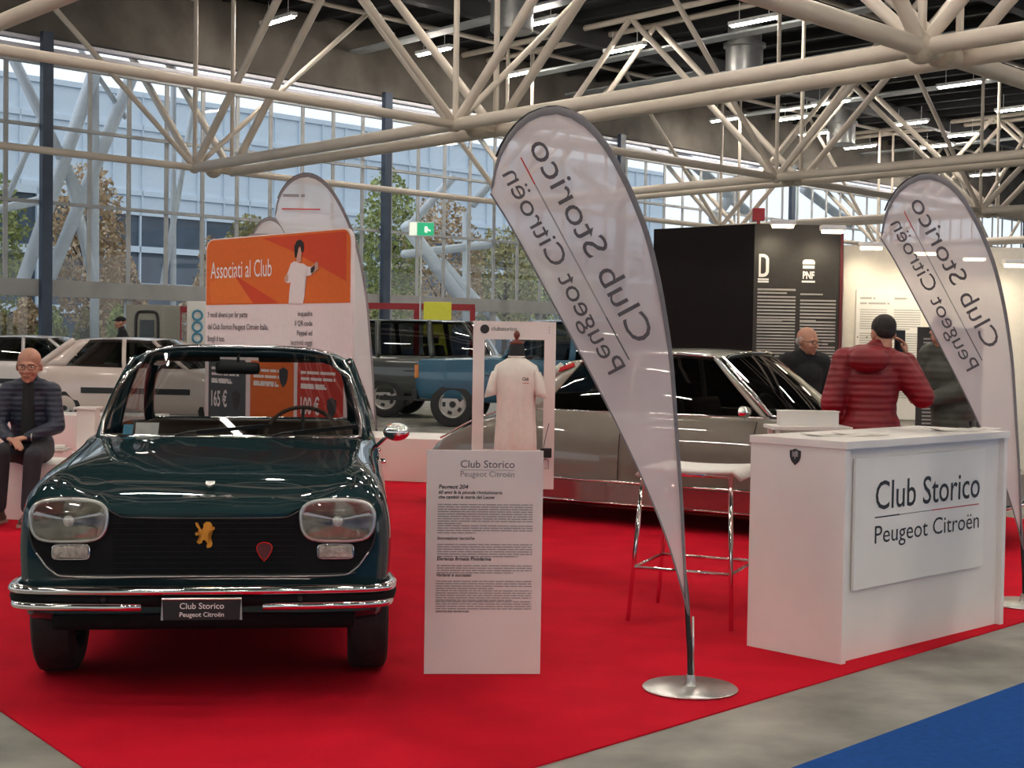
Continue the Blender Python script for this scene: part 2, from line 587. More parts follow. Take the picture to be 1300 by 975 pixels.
# window wall ---------------------------------------------------------------
bm = BM()
box(bm, W(10, 0.5, 9.85), (190, 0.9, 2.0), math.atan2(D1.y, D1.x))
tag(O('wall_left', bm, 'beam'), 'brown-grey concrete beam above the tall window wall', 'wall', kind='structure')
bm = BM()
for z in (8.28, 8.50, 8.72):  # bright bars drawn in place of the daylight gaps under the roof
    beam(bm, W(-45, 0.0 - 0.05, z), W(95, -0.05, z), 0.16, 0.09)
tag(O('trim_1', bm, 'strip'), 'daylight gaps along the top of the window wall, drawn as white lilac strips', 'trim', kind='structure')
bm = BM()
for z, h_ in ((2.55, 0.42),):
    beam(bm, W(-45, 0, z), W(95, 0, z), 0.35, h_)
tag(O('trim_2', bm, 'lintel'), 'grey lintel beam over the ground floor glazing', 'trim', kind='structure')
ts = [-42 + 1.15 * i for i in range(120)]
bm = BM()
for z in (4.7, 6.6, 8.15, 0.12):
    beam(bm, W(-45, 0, z), W(95, 0, z), 0.14, 0.08)
for i, t in enumerate(ts):
    wd = 0.038
    beam(bm, W(t, 0, 2.6), W(t, 0, 8.2), wd, 0.12, up=D1)
    if i % 2 == 0:
        beam(bm, W(t, 0, 0), W(t, 0, 2.5), 0.16, 0.14, up=D1)
tag(O('window_1', bm, 'mullion'), 'tall curtain wall of thin grey glazing bars', 'window', kind='structure')
win = bpy.data.objects['window_1']
bm = BM()
patch(bm, [[W(-45, 0.02, 0.0), W(95, 0.02, 0.0)], [W(-45, 0.02, 8.2), W(95, 0.02, 8.2)]])
O('pane', bm, 'winglass', win)
for k, t in enumerate((-14.4, -3.1, 8.2, 19.5, 30.8, 42.1, 53.4)):
    bm = BM()
    beam(bm, W(t, -0.25, 0.0), W(t, -0.25, 8.9), 0.17, 0.28, up=D1)
    tag(O('window_column', bm, 'mulldark'), 'dark slate column in front of the window wall, ' + ['outside the frame', 'near the left edge of the photo', 'above the small round flag tops', 'behind the nearest tall flag', 'behind the black stand', 'further right over the white stand', 'at the far right'][k], 'column', kind='structure')

# space frame ---------------------------------------------------------------
ZL, ZU = 5.7, 10.6
N2 = G(578, 158, ZL)
E1 = V((7.9, 8.35, 0))
E2 = (G(1170, 60, ZL) - N2); E2.z = 0


def node(i, j):
    return N2 + E1 * i + E2 * j


def upper(p):
    q = V(p); q.z = ZU
    return q


def truss(name_label, pts, double, half, r, dir_off):
    """pts: lower nodes in order; warren diagonals to upper nodes at mid span"""
    t = thing('roof_truss', name_label, 'roof truss', tuple(pts[0]), 0, 'tubular roof trusses', 'structure')
    o0 = V(pts[0])
    offs = [V((0, 0, 0))] + ([dir_off] if double else [])
    for of in offs:
        bm = BM()
        tube(bm, [pts[0] - half * (0 if double else 2) + of - o0, pts[-1] + half * 2 + of - o0], r, 14)
        O('lower_chord', bm, 'truss', t, 40)
        bm = BM()
        tube(bm, [upper(pts[0] - half * 2) + of - o0, upper(pts[-1] + half * 2) + of - o0], r * 0.8, 10)
        O('upper_chord', bm, 'truss', t, 40)
        for p in pts:
            for sgn in (-1, 1):
                bm = BM()
                tube(bm, [p + of - o0, upper(p + half * sgn) + of - o0], r * 0.78, 10)
                O('diagonal', bm, 'truss', t, 40)
            bm = BM()
            tube(bm, [p + of - o0, upper(p) + of - o0], r * 0.48, 8)
            O('hanger', bm, 'truss', t, 40)
    for p in pts:
        bm = BM()
        c = p - o0 + (dir_off * 0.5 if double else V((0, 0, 0)))
        bmesh.ops.create_uvsphere(bm, u_segments=14, v_segments=8, radius=r * 1.75, matrix=Matrix.Translation(c))
        box(bm, c + V((0, 0, 0.02)), (r * 2.1 + (0.95 if double else 0), r * 1.6, r * 1.1), math.atan2(E1.y, E1.x))
        O('node_joint', bm, 'node', t, 35)
    return t


for i in (-1, 0, 1, 2, 3):
    truss('doubled cream tube truss running towards the window wall, ' + ['nearest the camera side', 'through the middle of the picture', 'behind the first doubled one', 'third one back', 'furthest back'][i + 1],
          [node(i, j) for j in ((-1, 0, 1, 2))], True, E2 * 0.5, 0.125 if i == 0 else 0.11, E1.normalized() * 1.15)
for j in (-1, 0, 1, 2):
    truss('single cream tube truss parallel to the window wall, ' + ['closest to the glass', 'second from the glass', 'third from the glass, overhead at right', 'fourth from the glass'][j + 1],
          [node(i, j) for i in (-1, 0, 1, 2, 3, 4)], False, E1 * 0.5, 0.088 if j < 1 else 0.14, V((0, 0, 0)))

# lamps ---------------------------------------------------------------------
a1 = math.atan2(E2.y, E2.x)
bm = BM(); box(bm, (0, 0, 0.07), (1.62, 0.20, 0.10), 0, 0.01)
box(bm, (-0.5, 0, 0.35), (0.015, 0.015, 0.5)); box(bm, (0.5, 0, 0.35), (0.015, 0.015, 0.5))
lampt = thing('ceiling_lamp', 'long white tube lamp hanging lit under the dark roof', 'ceiling lamp', (0, 0, 9.8), a1, 'tube lamps hanging under the roof')
O('lamp_housing', bm, 'lampbody', lampt)
bm = BM(); tube(bm, [(-0.74, 0, 0), (0.74, 0, 0)], 0.06, 8, flat=0.6)
O('lamp_tube', bm, 'lamp', lampt, True)
seen = [(353, 27), (683, 30), (551, 66), (660, 94), (793, 63), (957, 28), (923, 152), (1055, 131), (1218, 108), (1092, 187), (1155, 157),
        (1220, 172), (1290, 139), (1250, 222), (1172, 207), (1035, 170), (1285, 195), (1010, 150), (1190, 186)]
lp = [G(x, y, 9.8) for x, y in seen]
for i in range(-2, 4):
    for j in range(-3, 5):
        q = N2 + E1 * (i * 0.5 - 1.3) + E2 * (j * 0.5 + 1.4)
        lp.append(V((q.x, q.y, 9.8)))
first = True
for q in lp:
    o = lampt if first else copy_tree(lampt)
    first = False
    o.location = (q.x, q.y, 9.8)
for k, (px, py) in enumerate(((880, 55), (1130, 120), (700, 125), (1150, 190), (1000, 80), (560, 40))):
    q = G(px, py, 10.0)
    bm = BM(); d = E2.normalized()
    beam(bm, -d * 7, d * 7, 0.5, 0.06)
    o = O('cable_tray', bm, 'tray'); o.location = q
    tag(o, 'pale grey tray running between the roof lamps, ' + ['above the tall flag', 'above the right flag', 'over the black flag rim', 'low behind the right flag', 'by the round duct', 'upper middle'][k], 'cable tray', kind='structure')
for k, (px, py) in enumerate(((945, 70), (650, 12), (1068, 165))):
    q = G(px, py, 9.9)
    bm = BM(); lathe(bm, [(0.0, -0.6), (0.5, -0.6), (0.55, -0.55), (0.55, 0.2), (0.62, 0.22), (0.62, 0.32), (0.5, 0.34), (0.5, 0.9), (0, 0.9)], 24, Matrix.Rotation(PI / 2, 4, 'X'))
    o = O('ventilation_duct', bm, 'duct', smooth=35); o.location = q
    tag(o, 'round grey air duct hanging from the roof, ' + ['between two lit lamps right of the middle', 'at the top edge in the middle', 'above the right flag'][k], 'air duct')

# exit sign on a post in front of the window wall
q = At(535, 291, 30)
t = thing('exit_sign', 'green illuminated emergency exit sign hanging before the window wall', 'exit sign', q, R(8))
bm = BM(); box(bm, (0, 0, 0), (0.52, 0.10, 0.30), 0, 0.01); O('housing', bm, 'lampbody', t)
bm = BM(); box(bm, (0.08, -0.053, 0), (0.34, 0.008, 0.26)); O('green_panel', bm, 'exitgreen', t)
bm = BM(); box(bm, (-0.17, -0.053, 0), (0.14, 0.008, 0.26)); O('white_panel', bm, 'exitwhite', t)
bm = BM(); prism(bm, [(0.0, -0.06), (0.03, 0), (0.0, 0.05), (0.05, 0.06), (0.08, 0.0), (0.13, -0.02), (0.12, -0.05), (0.06, -0.03), (0.05, -0.08)], frame((0.06, -0.058, 0), (1, 0, 0), (0, 0, 1)), 0.002)
O('running_figure', bm, 'exitwhite', t)
bm = BM(); tube(bm, [(0, 0, -0.15), (0, 0, -3.6)], 0.02, 8); O('post', bm, 'mullion', t, True)

# outdoors ------------------------------------------------------------------
bm = BM()
vs = [bm.verts.new(p) for p in (W(-160, 0.6, -0.05), W(200, 0.6, -0.05), W(200, 90, -0.05), W(-160, 90, -0.05))]
bm.faces.new(vs)
tag(O('outdoor_ground', bm, 'asphalt'), 'grey paved ground outside the window wall', 'ground', kind='structure')


def building(label, t0, t1, out, h, fl, mlab):
    t = thing('building', label, 'building', W((t0 + t1) / 2, out, 0), math.atan2(D1.y, D1.x))
    L = t1 - t0
    bm = BM(); box(bm, (0, 5, h / 2), (L, 10, h)); O('wall', bm, mlab, t)
    bm = BM()
    for k in range(fl):
        box(bm, (0, -0.06, (k + 0.97) * h / fl), (L, 0.2, 0.35))
    n = int(L / 2.2)
    for k in range(n + 1):
        box(bm, (-L / 2 + k * L / n, -0.08, h / 2), (0.09, 0.16, h))
    O('facade_band', bm, 'facadeband', t)
    return t


building('dark slate glazed building seen through the left windows', -32, 12, 24, 7.6, 3, 'building')
building('long pale building with a light roof far beyond the windows', 16, 130, 40, 8.5, 4, 'building')
o = building('pale blue grey hall roofed beyond the dark building', -60, 90, 52, 17.5, 8, 'facadeband')

# white steel trusses outside the glass (pixel pairs turned into tubes in one plane 3.5 m outside)
def outw(px, py, out=3.5):
    d = _ray(px, py); o3 = V((0, 0, CAM_H))
    n = NO; k = (W(0, out) - o3).dot(n) / d.dot(n)
    return o3 + d * k


segs = [((120, 90), (28, 360), .26), ((168, 95), (62, 355), .26), ((10, 60), (108, 262), .2), ((-30, 272), (70, 250), .16), ((85, 210), (120, 362), .2),
        ((120, 40), (120, 430), .18), ((60, 130), (10, 250), .12), ((160, 150), (100, 60), .1),
        ((575, 225), (517, 290), .2), ((515, 285), (600, 400), .32), ((512, 323), (625, 310), .2), ((560, 330), (640, 420), .2), ((690, 150), (600, 260), .2),
        ((592, 270), (592, 430), .2), ((860, 190), (960, 280), .3), ((980, 180), (905, 280), .3), ((730, 210), (800, 285), .3), ((1020, 240), (1080, 285), .3),
        ((220, 60), (220, 400), .12), ((250, 110), (205, 370), .12)]
rt = thing('outdoor_truss', 'white steel lattice legs standing outside the window wall', 'outdoor truss', W(0, 3.5, 0), 0, None, 'structure')
for a, b, r in segs:
    bm = BM(); tube(bm, [outw(*a) - W(0, 3.5, 0), outw(*b) - W(0, 3.5, 0)], r * 0.75, 8)
    O('tube', bm, 'outwhite', rt, True)

# trees -----------------------------------------------------------------------
def crown(bm, n, shape, ls, rnd):
    for _ in range(n):
        while True:
            x, y, z = rnd.uniform(-1, 1), rnd.uniform(-1, 1), rnd.uniform(-1, 1)
            rr = x * x + y * y
            if shape == 'cone':
                if rr < ((1 - z) / 2) ** 1.3 and rr > ((1 - z) / 2) ** 1.3 * 0.2: break
            elif rr + z * z < 1 and rr + z * z > 0.25: break
        k = 1 + 0.25 * math.sin(5 * x + 3 * z) * math.cos(4 * y)
        c = V((x * k, y * k, z))
        yield c


def tree(name, label, m, loc, h, wr, shape, seed, n=3800, ls=0.085, trunk=True):
    rnd = random.Random(seed)
    t = thing(name, label, 'tree' if trunk else 'shrub', loc, 0, None)
    bm = BM()
    base = h * 0.22 if trunk else 0.0
    for c in crown(bm, n, shape, ls, rnd):
        p = V((c.x * wr, c.y * wr, base + (c.z + 1) / 2 * (h - base)))
        a = V((rnd.gauss(0, 1), rnd.gauss(0, 1), rnd.gauss(0, 1))).normalized()
        b = a.cross(V((rnd.gauss(0, 1), rnd.gauss(0, 1), rnd.gauss(0, 1)))).normalized()
        s = ls * rnd.uniform(0.6, 1.4)
        bm.faces.new([bm.verts.new(p + a * s), bm.verts.new(p + b * s * 0.6), bm.verts.new(p - a * s), bm.verts.new(p - b * s * 0.6)])
    me = bpy.data.meshes.new('foliage'); bm.to_mesh(me); bm.free()
    link('foliage', me, m, t)
    if trunk:
        bm = BM(); tube(bm, [(0, 0, 0), (0.03, 0, h * 0.4), (0, 0.02, h * 0.85)], [0.14, 0.1, 0.03], 8)
        for k in range(6):
            a = rnd.uniform(0, 6.3); z = h * rnd.uniform(0.3, 0.6)
            tube(bm, [(0, 0, z), (math.cos(a) * wr * 0.6, math.sin(a) * wr * 0.6, z + h * 0.18)], [0.05, 0.015], 6)
        O('trunk', bm, 'bark', t, True)
    return t


TR = [(-22, 8, 6.6, 'leafb', 'round', 1.4, 'mixed green and tan tree outside the window at the left edge'),
      (112, 7, 6.8, 'leafa', 'round', 1.2, 'tan autumn tree behind the white lattice leg'),
      (150, 9, 4.8, 'leafa', 'cone', 1.2, 'small pointed tan tree left of the dark building'),
      (268, 7, 4.9, 'leafa', 'cone', 1.1, 'pointed tan tree just left of the orange banner'),
      (492, 6, 7.6, 'leafb', 'round', 1.3, 'yellow green tree right of the pale round flag top'),
      (560, 7, 7.0, 'leafa', 'round', 1.8, 'tan tree beside the green exit sign'),
      (640, 8, 6.2, 'leafc', 'round', 1.6, 'olive tree left of the tallest flag'),
      (320, 5, 5.4, 'leafc', 'round', 1.2, 'olive tree behind the smallest flag top'),
      (500, 12, 3.6, 'leafc', 'round', 2.0, 'low olive tree right of the white flag strip'),
      (690, 14, 5.5, 'leafb', 'round', 3.0, 'green tree hidden partly by the tallest flag')]
for k, (px, out, h, m, sh, wr, lab) in enumerate(TR):
    q = outw(px, 425, out)
    tree('tree', lab, m, (q.x, q.y, 0), h, wr, sh, 40 + k)
for k, (px, out, h, wr, m, lab) in enumerate([(4, 3.6, 2.0, .42, 'leafd', 'autumn hedge bush outside at the left edge'), (66, 3.6, 2.2, .42, 'leafb', 'green and orange bush outside above the white cars'),
                                              (112, 5.0, 2.2, .42, 'leafd', 'green leafy bush left of the man in the cap'), (152, 3.6, 2.3, .42, 'leafb', 'pale yellow bush behind the man in the cap'),
                                              (34, 5.0, 2.5, .42, 'leafa', 'tan bush between the two left bushes')]):
    q = outw(px, 425, out)
    tree('bush', lab, m, (q.x, q.y, 0), h, wr, 'round', 80 + k, 1800, 0.07, False)

# things along the window wall at the back
q = At(184, 408, 30)
t = thing('portable_cabin', 'grey beige portable cabin with a dark framed door near the glass', 'cabin', (q.x, q.y, 0), R(-6))
bm = BM(); box(bm, (0, 0.5, 1.02), (0.82, 1.0, 2.04), 0, 0.03); O('shell', bm, 'beige', t)
bm = BM(); pts = [V((x, -0.02, z)) for x, z in superellipse(0.24, 0.62, 6, 24, 0.05, 1.28)]
tube(bm, pts, 0.03, 6, True); O('door_gasket', bm, 'black', t, True)
bm = BM(); box(bm, (0.05, -0.01, 1.55), (0.30, 0.03, 0.35)); O('door_window', bm, 'bannergrey', t)
for k, (x0, x1, Y, lab) in enumerate(((212, 242, 33, 'red door frame with pale glazing behind the cabin'), (458, 600, 33, 'dark red metal door frame under the lintel behind the off-road cars'))):
    a = At(x0, 400, Y); b = At(x1, 400, Y)
    t = thing('door_frame', lab, 'door frame', (a.x, a.y, 0), 0)
    Wd = (b - a).length
    zt = 2.15 if k else 2.0
    for kk, x in enumerate((0, Wd * 0.5, Wd) if k else (Wd * 0.5,)):
        bm = BM(); box(bm, (x, 0, zt / 2), (0.12, 0.1, zt)); O('jamb', bm, 'redmetal', t)
    bm = BM(); box(bm, (Wd / 2, 0, zt), (Wd + 0.1, 0.12, 0.14)); O('head_rail', bm, 'redmetal', t)
q = At(555, 425, 32.5)
bm = BM(); box(bm, (0, 0, 0), (0.62, 0.06, 1.5), 0, 0.02)
o = O('yellow_poster', bm, 'yellow'); o.location = (q.x, q.y, 1.5); tag(o, 'yellow panel seen through the window of the green off-road car', 'panel')
q = At(251, 408, 31)
t = thing('roll_up_banner', 'pale blue and white upright banner left of the orange banner', 'banner', (q.x, q.y, 0), 0)
bm = BM(); box(bm, (0, 0, 1.1), (0.45, 0.03, 2.1)); O('sheet', bm, 'whiteplate', t)
for k in range(3):
    bm = BM(); pts = [V((x, -0.03, z)) for x, z in superellipse(0.1, 0.1, 2, 16, 0.0, 1.85 - k * 0.24)]
    tube(bm, pts, 0.025, 6, True); O('printed_ring', bm, 'paperblue', t, True)
bm = BM(); box(bm, (0, 0, 0.04), (0.5, 0.2, 0.08), 0, 0.01); O('base', bm, 'steel', t)
# ------------------------------------------------------------------ cars
def herm(ys, vals, y):
    """smooth interpolation of vals over ys"""
    n = len(ys)
    i = 0
    while i < n - 2 and y > ys[i + 1]: i += 1
    y0, y1 = ys[i], ys[i + 1]
    h = y1 - y0
    t = (y - y0) / h

    def slope(k):
        if k == 0: return (vals[1] - vals[0]) / (ys[1] - ys[0])
        if k == n - 1: return (vals[-1] - vals[-2]) / (ys[-1] - ys[-2])
        a = (vals[k] - vals[k - 1]) / (ys[k] - ys[k - 1]); b = (vals[k + 1] - vals[k]) / (ys[k + 1] - ys[k])
        if a * b <= 0: return 0.0
        return 2 * a * b / (a + b)
    m0, m1 = slope(i) * h, slope(i + 1) * h
    return (2 * t ** 3 - 3 * t * t + 1) * vals[i] + (t ** 3 - 2 * t * t + t) * m0 + (-2 * t ** 3 + 3 * t * t) * vals[i + 1] + (t ** 3 - t * t) * m1


def car_body(stations, ny=44, nv=3):
    """stations: [(y, [(x,z)...half profile from bottom centre to top centre])]; closed solid, smooth both ways"""
    ys = [s[0] for s in stations]
    np_ = len(stations[0][1])
    samp = []
    for a, b in zip(ys[:-1], ys[1:]):
        k = max(1, int(round((b - a) / ((ys[-1] - ys[0]) / ny))))
        samp += [a + (b - a) * i / k for i in range(k)]
    samp.append(ys[-1])
    rings = []
    for y in samp:
        prof = [(herm(ys, [s[1][i][0] for s in stations], y), herm(ys, [s[1][i][1] for s in stations], y)) for i in range(np_)]
        sm = poly_smooth([V((x, z, 0)) for x, z in prof], nv)
        sm = [(max(0, p.x), p.y) for p in sm]
        sm[0] = (0, sm[0][1]); sm[-1] = (0, sm[-1][1])
        right = [V((x, y, z)) for x, z in sm]
        left = [V((-x, y, z)) for x, z in sm[1:-1]][::-1]
        rings.append(right + left)
    bm = BM()
    loft(bm, rings, True, True)
    bmesh.ops.recalc_face_normals(bm, faces=bm.faces)
    return bm


def cut_arches(o, centres, halfw, r):
    for (y, z) in centres:
        for s in (-1, 1):
            bm = BM()
            bmesh.ops.create_cone(bm, cap_ends=True, segments=40, radius1=r, radius2=r, depth=0.34,
                                  matrix=Matrix.Translation((s * (halfw - 0.10), y, z)) @ Matrix.Rotation(PI / 2, 4, 'Y'))
            me = bpy.data.meshes.new('c'); bm.to_mesh(me); bm.free()
            c = bpy.data.objects.new('c', me); COL.objects.link(c)
            md = o.modifiers.new('b', 'BOOLEAN'); md.object = c; md.operation = 'DIFFERENCE'; md.solver = 'EXACT'
            bpy.context.view_layer.update()
            bake(o)
            bpy.data.objects.remove(c); bpy.data.meshes.remove(me)
    for p in o.data.polygons: p.use_smooth = True
    o.data.set_sharp_from_angle(angle=R(32))


def wheel(parent, x, y, r, wd, style, side, rimr=None, tm='tyre', rm='silver'):
    """wheel in its own place; axis along x; side=+1 outer face towards +x"""
    rimr = rimr or r * 0.62
    Mw = Matrix.Translation((x, y, r)) @ Matrix.Rotation(-side * PI / 2, 4, 'Z')   # local +Y -> outward
    bm = BM()
    h = wd / 2
    prof = [(rimr, -h * 0.8), (rimr + 0.01, -h), (r * 0.9, -h), (r * 0.975, -h * 0.85), (r, -h * 0.6), (r, h * 0.6), (r * 0.975, h * 0.85), (r * 0.9, h), (rimr + 0.01, h), (rimr, h * 0.8)]
    lathe(bm, prof, 40, Mw, True)
    tyre = O('wheel', bm, tm, parent, 30)
    bm = BM()
    lathe(bm, [(rimr, -h * 0.8), (rimr, h * 0.8), (rimr - 0.012, h * 0.95), (rimr - 0.03, h * 0.8), (rimr - 0.04, h * 0.25), (rimr * 0.6, h * 0.3), (rimr * 0.45, h * 0.55), (rimr * 0.3, h * 0.7), (0, h * 0.72)], 40, Mw)
    if style == 'spoke':
        pass
    elif style == 'slots':
        for k in range(10):
            a = 2 * PI * k / 10
            c = Mw @ Matrix.Rotation(a, 4, 'Y') @ Matrix.Translation((rimr * 0.75, h * 0.45, 0))
            box(bm, None, (rimr * 0.2, 0.03, 0.04), mtx=c)
    if style == 'spoke':
        lathe(bm, [(rimr - .03, h * .35), (rimr * .85, h * .62), (rimr * .45, h * .70), (0, h * .72)], 40, Mw)
    O('rim', bm, rm, tyre, 35)
    if style == 'spoke':
        for k in range(5):
            bm = BM()
            c = Mw @ Matrix.Rotation(2 * PI * k / 5, 4, 'Y') @ Matrix.Translation((rimr * .62, h * .60, 0))
            box(bm, None, (rimr * .26, h * .24, rimr * .34), mtx=c, bevel=rimr * .06)
            O('rim_opening', bm, 'black', tyre)
    bm = BM()
    lathe(bm, [(0.0, h * 0.95), (rimr * 0.2, h * 0.93), (rimr * 0.24, h * 0.7)], 20, Mw)
    O('hub_cap', bm, 'chrome' if style != 'spoke' else 'black', tyre, 40)
    return tyre


def curve_between(a, b, bulge, n=14, z=0.0, pw=2):
    """a..b across the car with the middle pushed by bulge along y and z"""
    a, b = V(a), V(b)
    out = []
    for i in range(n + 1):
        u = i / n
        k = 1 - abs(2 * u - 1) ** pw
        p = a.lerp(b, u)
        out.append(V((p.x, p.y + bulge * k, p.z + z * k)))
    return out


def greenhouse(P, root, bodym, glassm, chrome_trim=True, roofm=None):
    """P: xa,ya,za windscreen base corner; ua,va,wa roof front corner; uc.. roof rear corner; xc.. rear window base corner
    bf/bt: forward bulge of windscreen base/top; br/brt: rear; crown; pillars: [(y_belt,z_belt,y_roof)]"""
    g = P
    fb = curve_between((-g['xa'], g['ya'], g['za']), (g['xa'], g['ya'], g['za']), -g['bf'], z=g.get('fz', 0.01), pw=2.6)
    ft = curve_between((-g['ua'], g['va'], g['wa']), (g['ua'], g['va'], g['wa']), -g['bt'], z=g['crown'] * 0.85, pw=g.get('cpw', 2.4))
    rb = curve_between((-g['xc'], g['yc'], g['zc']), (g['xc'], g['yc'], g['zc']), g['br'], z=0.0, pw=2.4)
    rt = curve_between((-g['uc'], g['vc'], g['wc']), (g['uc'], g['vc'], g['wc']), g['brt'], z=g['crown'] * 0.85, pw=g.get('cpw', 2.4))
    # roof shell
    nl = 12
    rows = []
    for i in range(nl + 1):
        v = i / nl
        row = []
        for a, b in zip(ft, rt):
            p = a.lerp(b, v)
            k = 4 * v * (1 - v)
            p.z += g['arch'] * k
            row.append(p)
        # widen mid roof
        for p in row:
            p.x *= 1 + g.get('wide', 0.03) * 4 * v * (1 - v)
        rows.append(row)
    for rw in (rows[0], rows[-1]):
        for ci in (0, -1):
            rw[ci].x *= .960; rw[ci].z += .012; rw[ci].y += (.02 if rw is rows[0] else -.02)
    bm = BM(); patch(bm, rows)
    roof = O('roof', bm, roofm or bodym, root, 60)
    md = roof.modifiers.new('s', 'SOLIDIFY'); md.thickness = g.get('rth', 0.045); md.offset = 1 if roof.data.polygons[0].normal.z < 0 else -1
    md2 = roof.modifiers.new('b', 'BEVEL'); md2.width = 0.018; md2.segments = 3; md2.limit_method = 'ANGLE'
    bake(roof)
    for p in roof.data.polygons: p.use_smooth = True
    roof.data.set_sharp_from_angle(angle=R(50))

    def rail(v):  # right roof edge point
        i = v * nl; k = int(min(nl - 1, i)); f = i - k
        return rows[k][-1].lerp(rows[k + 1][-1], f)
    A0, A1 = V((g['xa'], g['ya'], g['za'])), V((g['ua'], g['va'], g['wa']))
    C0, C1 = V((g['xc'], g['yc'], g['zc'])), V((g['uc'], g['vc'], g['wc']))
    mir = lambda p: V((-p.x, p.y, p.z))

    def bow(a, b, k, n=6):
        out = []
        for i in range(n + 1):
            u = i / n
            p = a.lerp(b, u)
            p.x += k * 4 * u * (1 - u)
            out.append(p)
        return out
    pr = g.get('pr', 0.024)
    pa = bow(A0 - V((0, 0, 0.04)), A1 + V((-.012, .012, 0)), 0.02)
    pc = bow(C0 - V((0, 0, 0.04)), C1, 0.02)
    for s in (1, -1):
        f = (lambda p: p) if s == 1 else mir
        bm = BM(); tube(bm, [f(p) for p in pa], pr, 8); O('windscreen_pillar', bm, bodym, root, True)
        bm = BM(); tube(bm, [f(p) for p in pc], g.get('prc', pr * 1.4), 8, flat=g.get('cflat', 1.0)); O('rear_pillar', bm, bodym, root, True)
    belt = []
    nb = 10
    for i in range(nb + 1):
        u = i / nb
        p = A0.lerp(C0, u); p.x += g.get('beltbow', 0.05) * 4 * u * (1 - u)
        belt.append(p)
    top = [rail(i / nb) for i in range(nb + 1)]

    def beltat(y):
        for a, b in zip(belt[:-1], belt[1:]):
            if a.y <= y <= b.y:
                return a.lerp(b, (y - a.y) / (b.y - a.y))
        return belt[-1]

    def topat(y):
        for a, b in zip(top[:-1], top[1:]):
            if a.y <= y <= b.y:
                return a.lerp(b, (y - a.y) / (b.y - a.y))
        return top[0] if y < top[0].y else top[-1]
    for yb, yr in g.get('pillars', []):
        for s in (1, -1):
            f = (lambda p: p) if s == 1 else mir
            bm = BM(); tube(bm, [f(p) for p in bow(beltat(yb) - V((0, 0, 0.04)), topat(yr), 0.018)], g.get('prb', 0.03), 8); O('door_pillar', bm, g.get('pm', bodym), root, True)
    # glass
    def pane(name, a, b, bul, m=glassm, n=5):
        rws = []
        for i in range(n + 1):
            u = i / n
            rws.append([p.lerp(q, u) + V(bul) * 4 * u * (1 - u) for p, q in zip(a, b)])
        bm = BM(); patch(bm, rws); return O(name, bm, m, root, True), rws
    _, r1 = pane('windscreen', fb, ft, (0, -0.03, 0.0))
    _, r2 = pane('rear_window', rb, rt, (0, 0.03, 0.0))
    for s in (1, -1):
        f = (lambda p: p) if s == 1 else mir
        pane('side_glass', [f(p) for p in belt], [f(p) for p in top], (0.015 * s, 0, 0))
    if chrome_trim:
        for nm, rws in (('windscreen_trim', r1), ('rear_window_trim', r2)):
            loop = rws[0] + [r[-1] for r in rws[1:-1]] + rws[-1][::-1] + [r[0] for r in rws[1:-1]][::-1]
            off = V((0, -0.012, 0.004)) if nm[0] == 'w' else V((0, 0.012, 0.004))
            inner = [p + off for p in loop]
            # round the corners slightly
            c = sum(inner, V()) / len(inner)
            nn = len(rws[0])
            for idx in (0, nn - 1, nn + len(rws) - 2, 2 * nn + len(rws) - 3):
                inner[idx] = inner[idx].lerp(c, 0.10 if idx >= nn else 0.035)
            for d_ in (-1, 1):
                jj = (idx + d_) % len(inner)
                inner[jj] = inner[jj].lerp(c, 0.022)
            bm = BM(); tube(bm, inner, 0.011, 6, True); O(nm, bm, 'chrome', root, True)
    return dict(belt=belt, top=top, fb=fb, ft=ft, r1=r1, rail=rail, beltat=beltat, topat=topat)


def seat(root, x, y, z, wd=0.5, m='brown', head=False, h=0.55):
    bm = BM(); box(bm, (x, y, z + 0.07), (wd, 0.48, 0.16), 0, 0.05)
    bk = Matrix.Translation((x, y + 0.26, z + h / 2 + 0.1)) @ Matrix.Rotation(R(-14), 4, 'X')
    box(bm, None, (wd, 0.13, h), mtx=bk, bevel=0.05)
    if head: box(bm, (x, y + 0.36, z + h + 0.2), (wd * 0.5, 0.08, 0.16), 0, 0.03)
    return O('car_seat', bm, m, root, True)


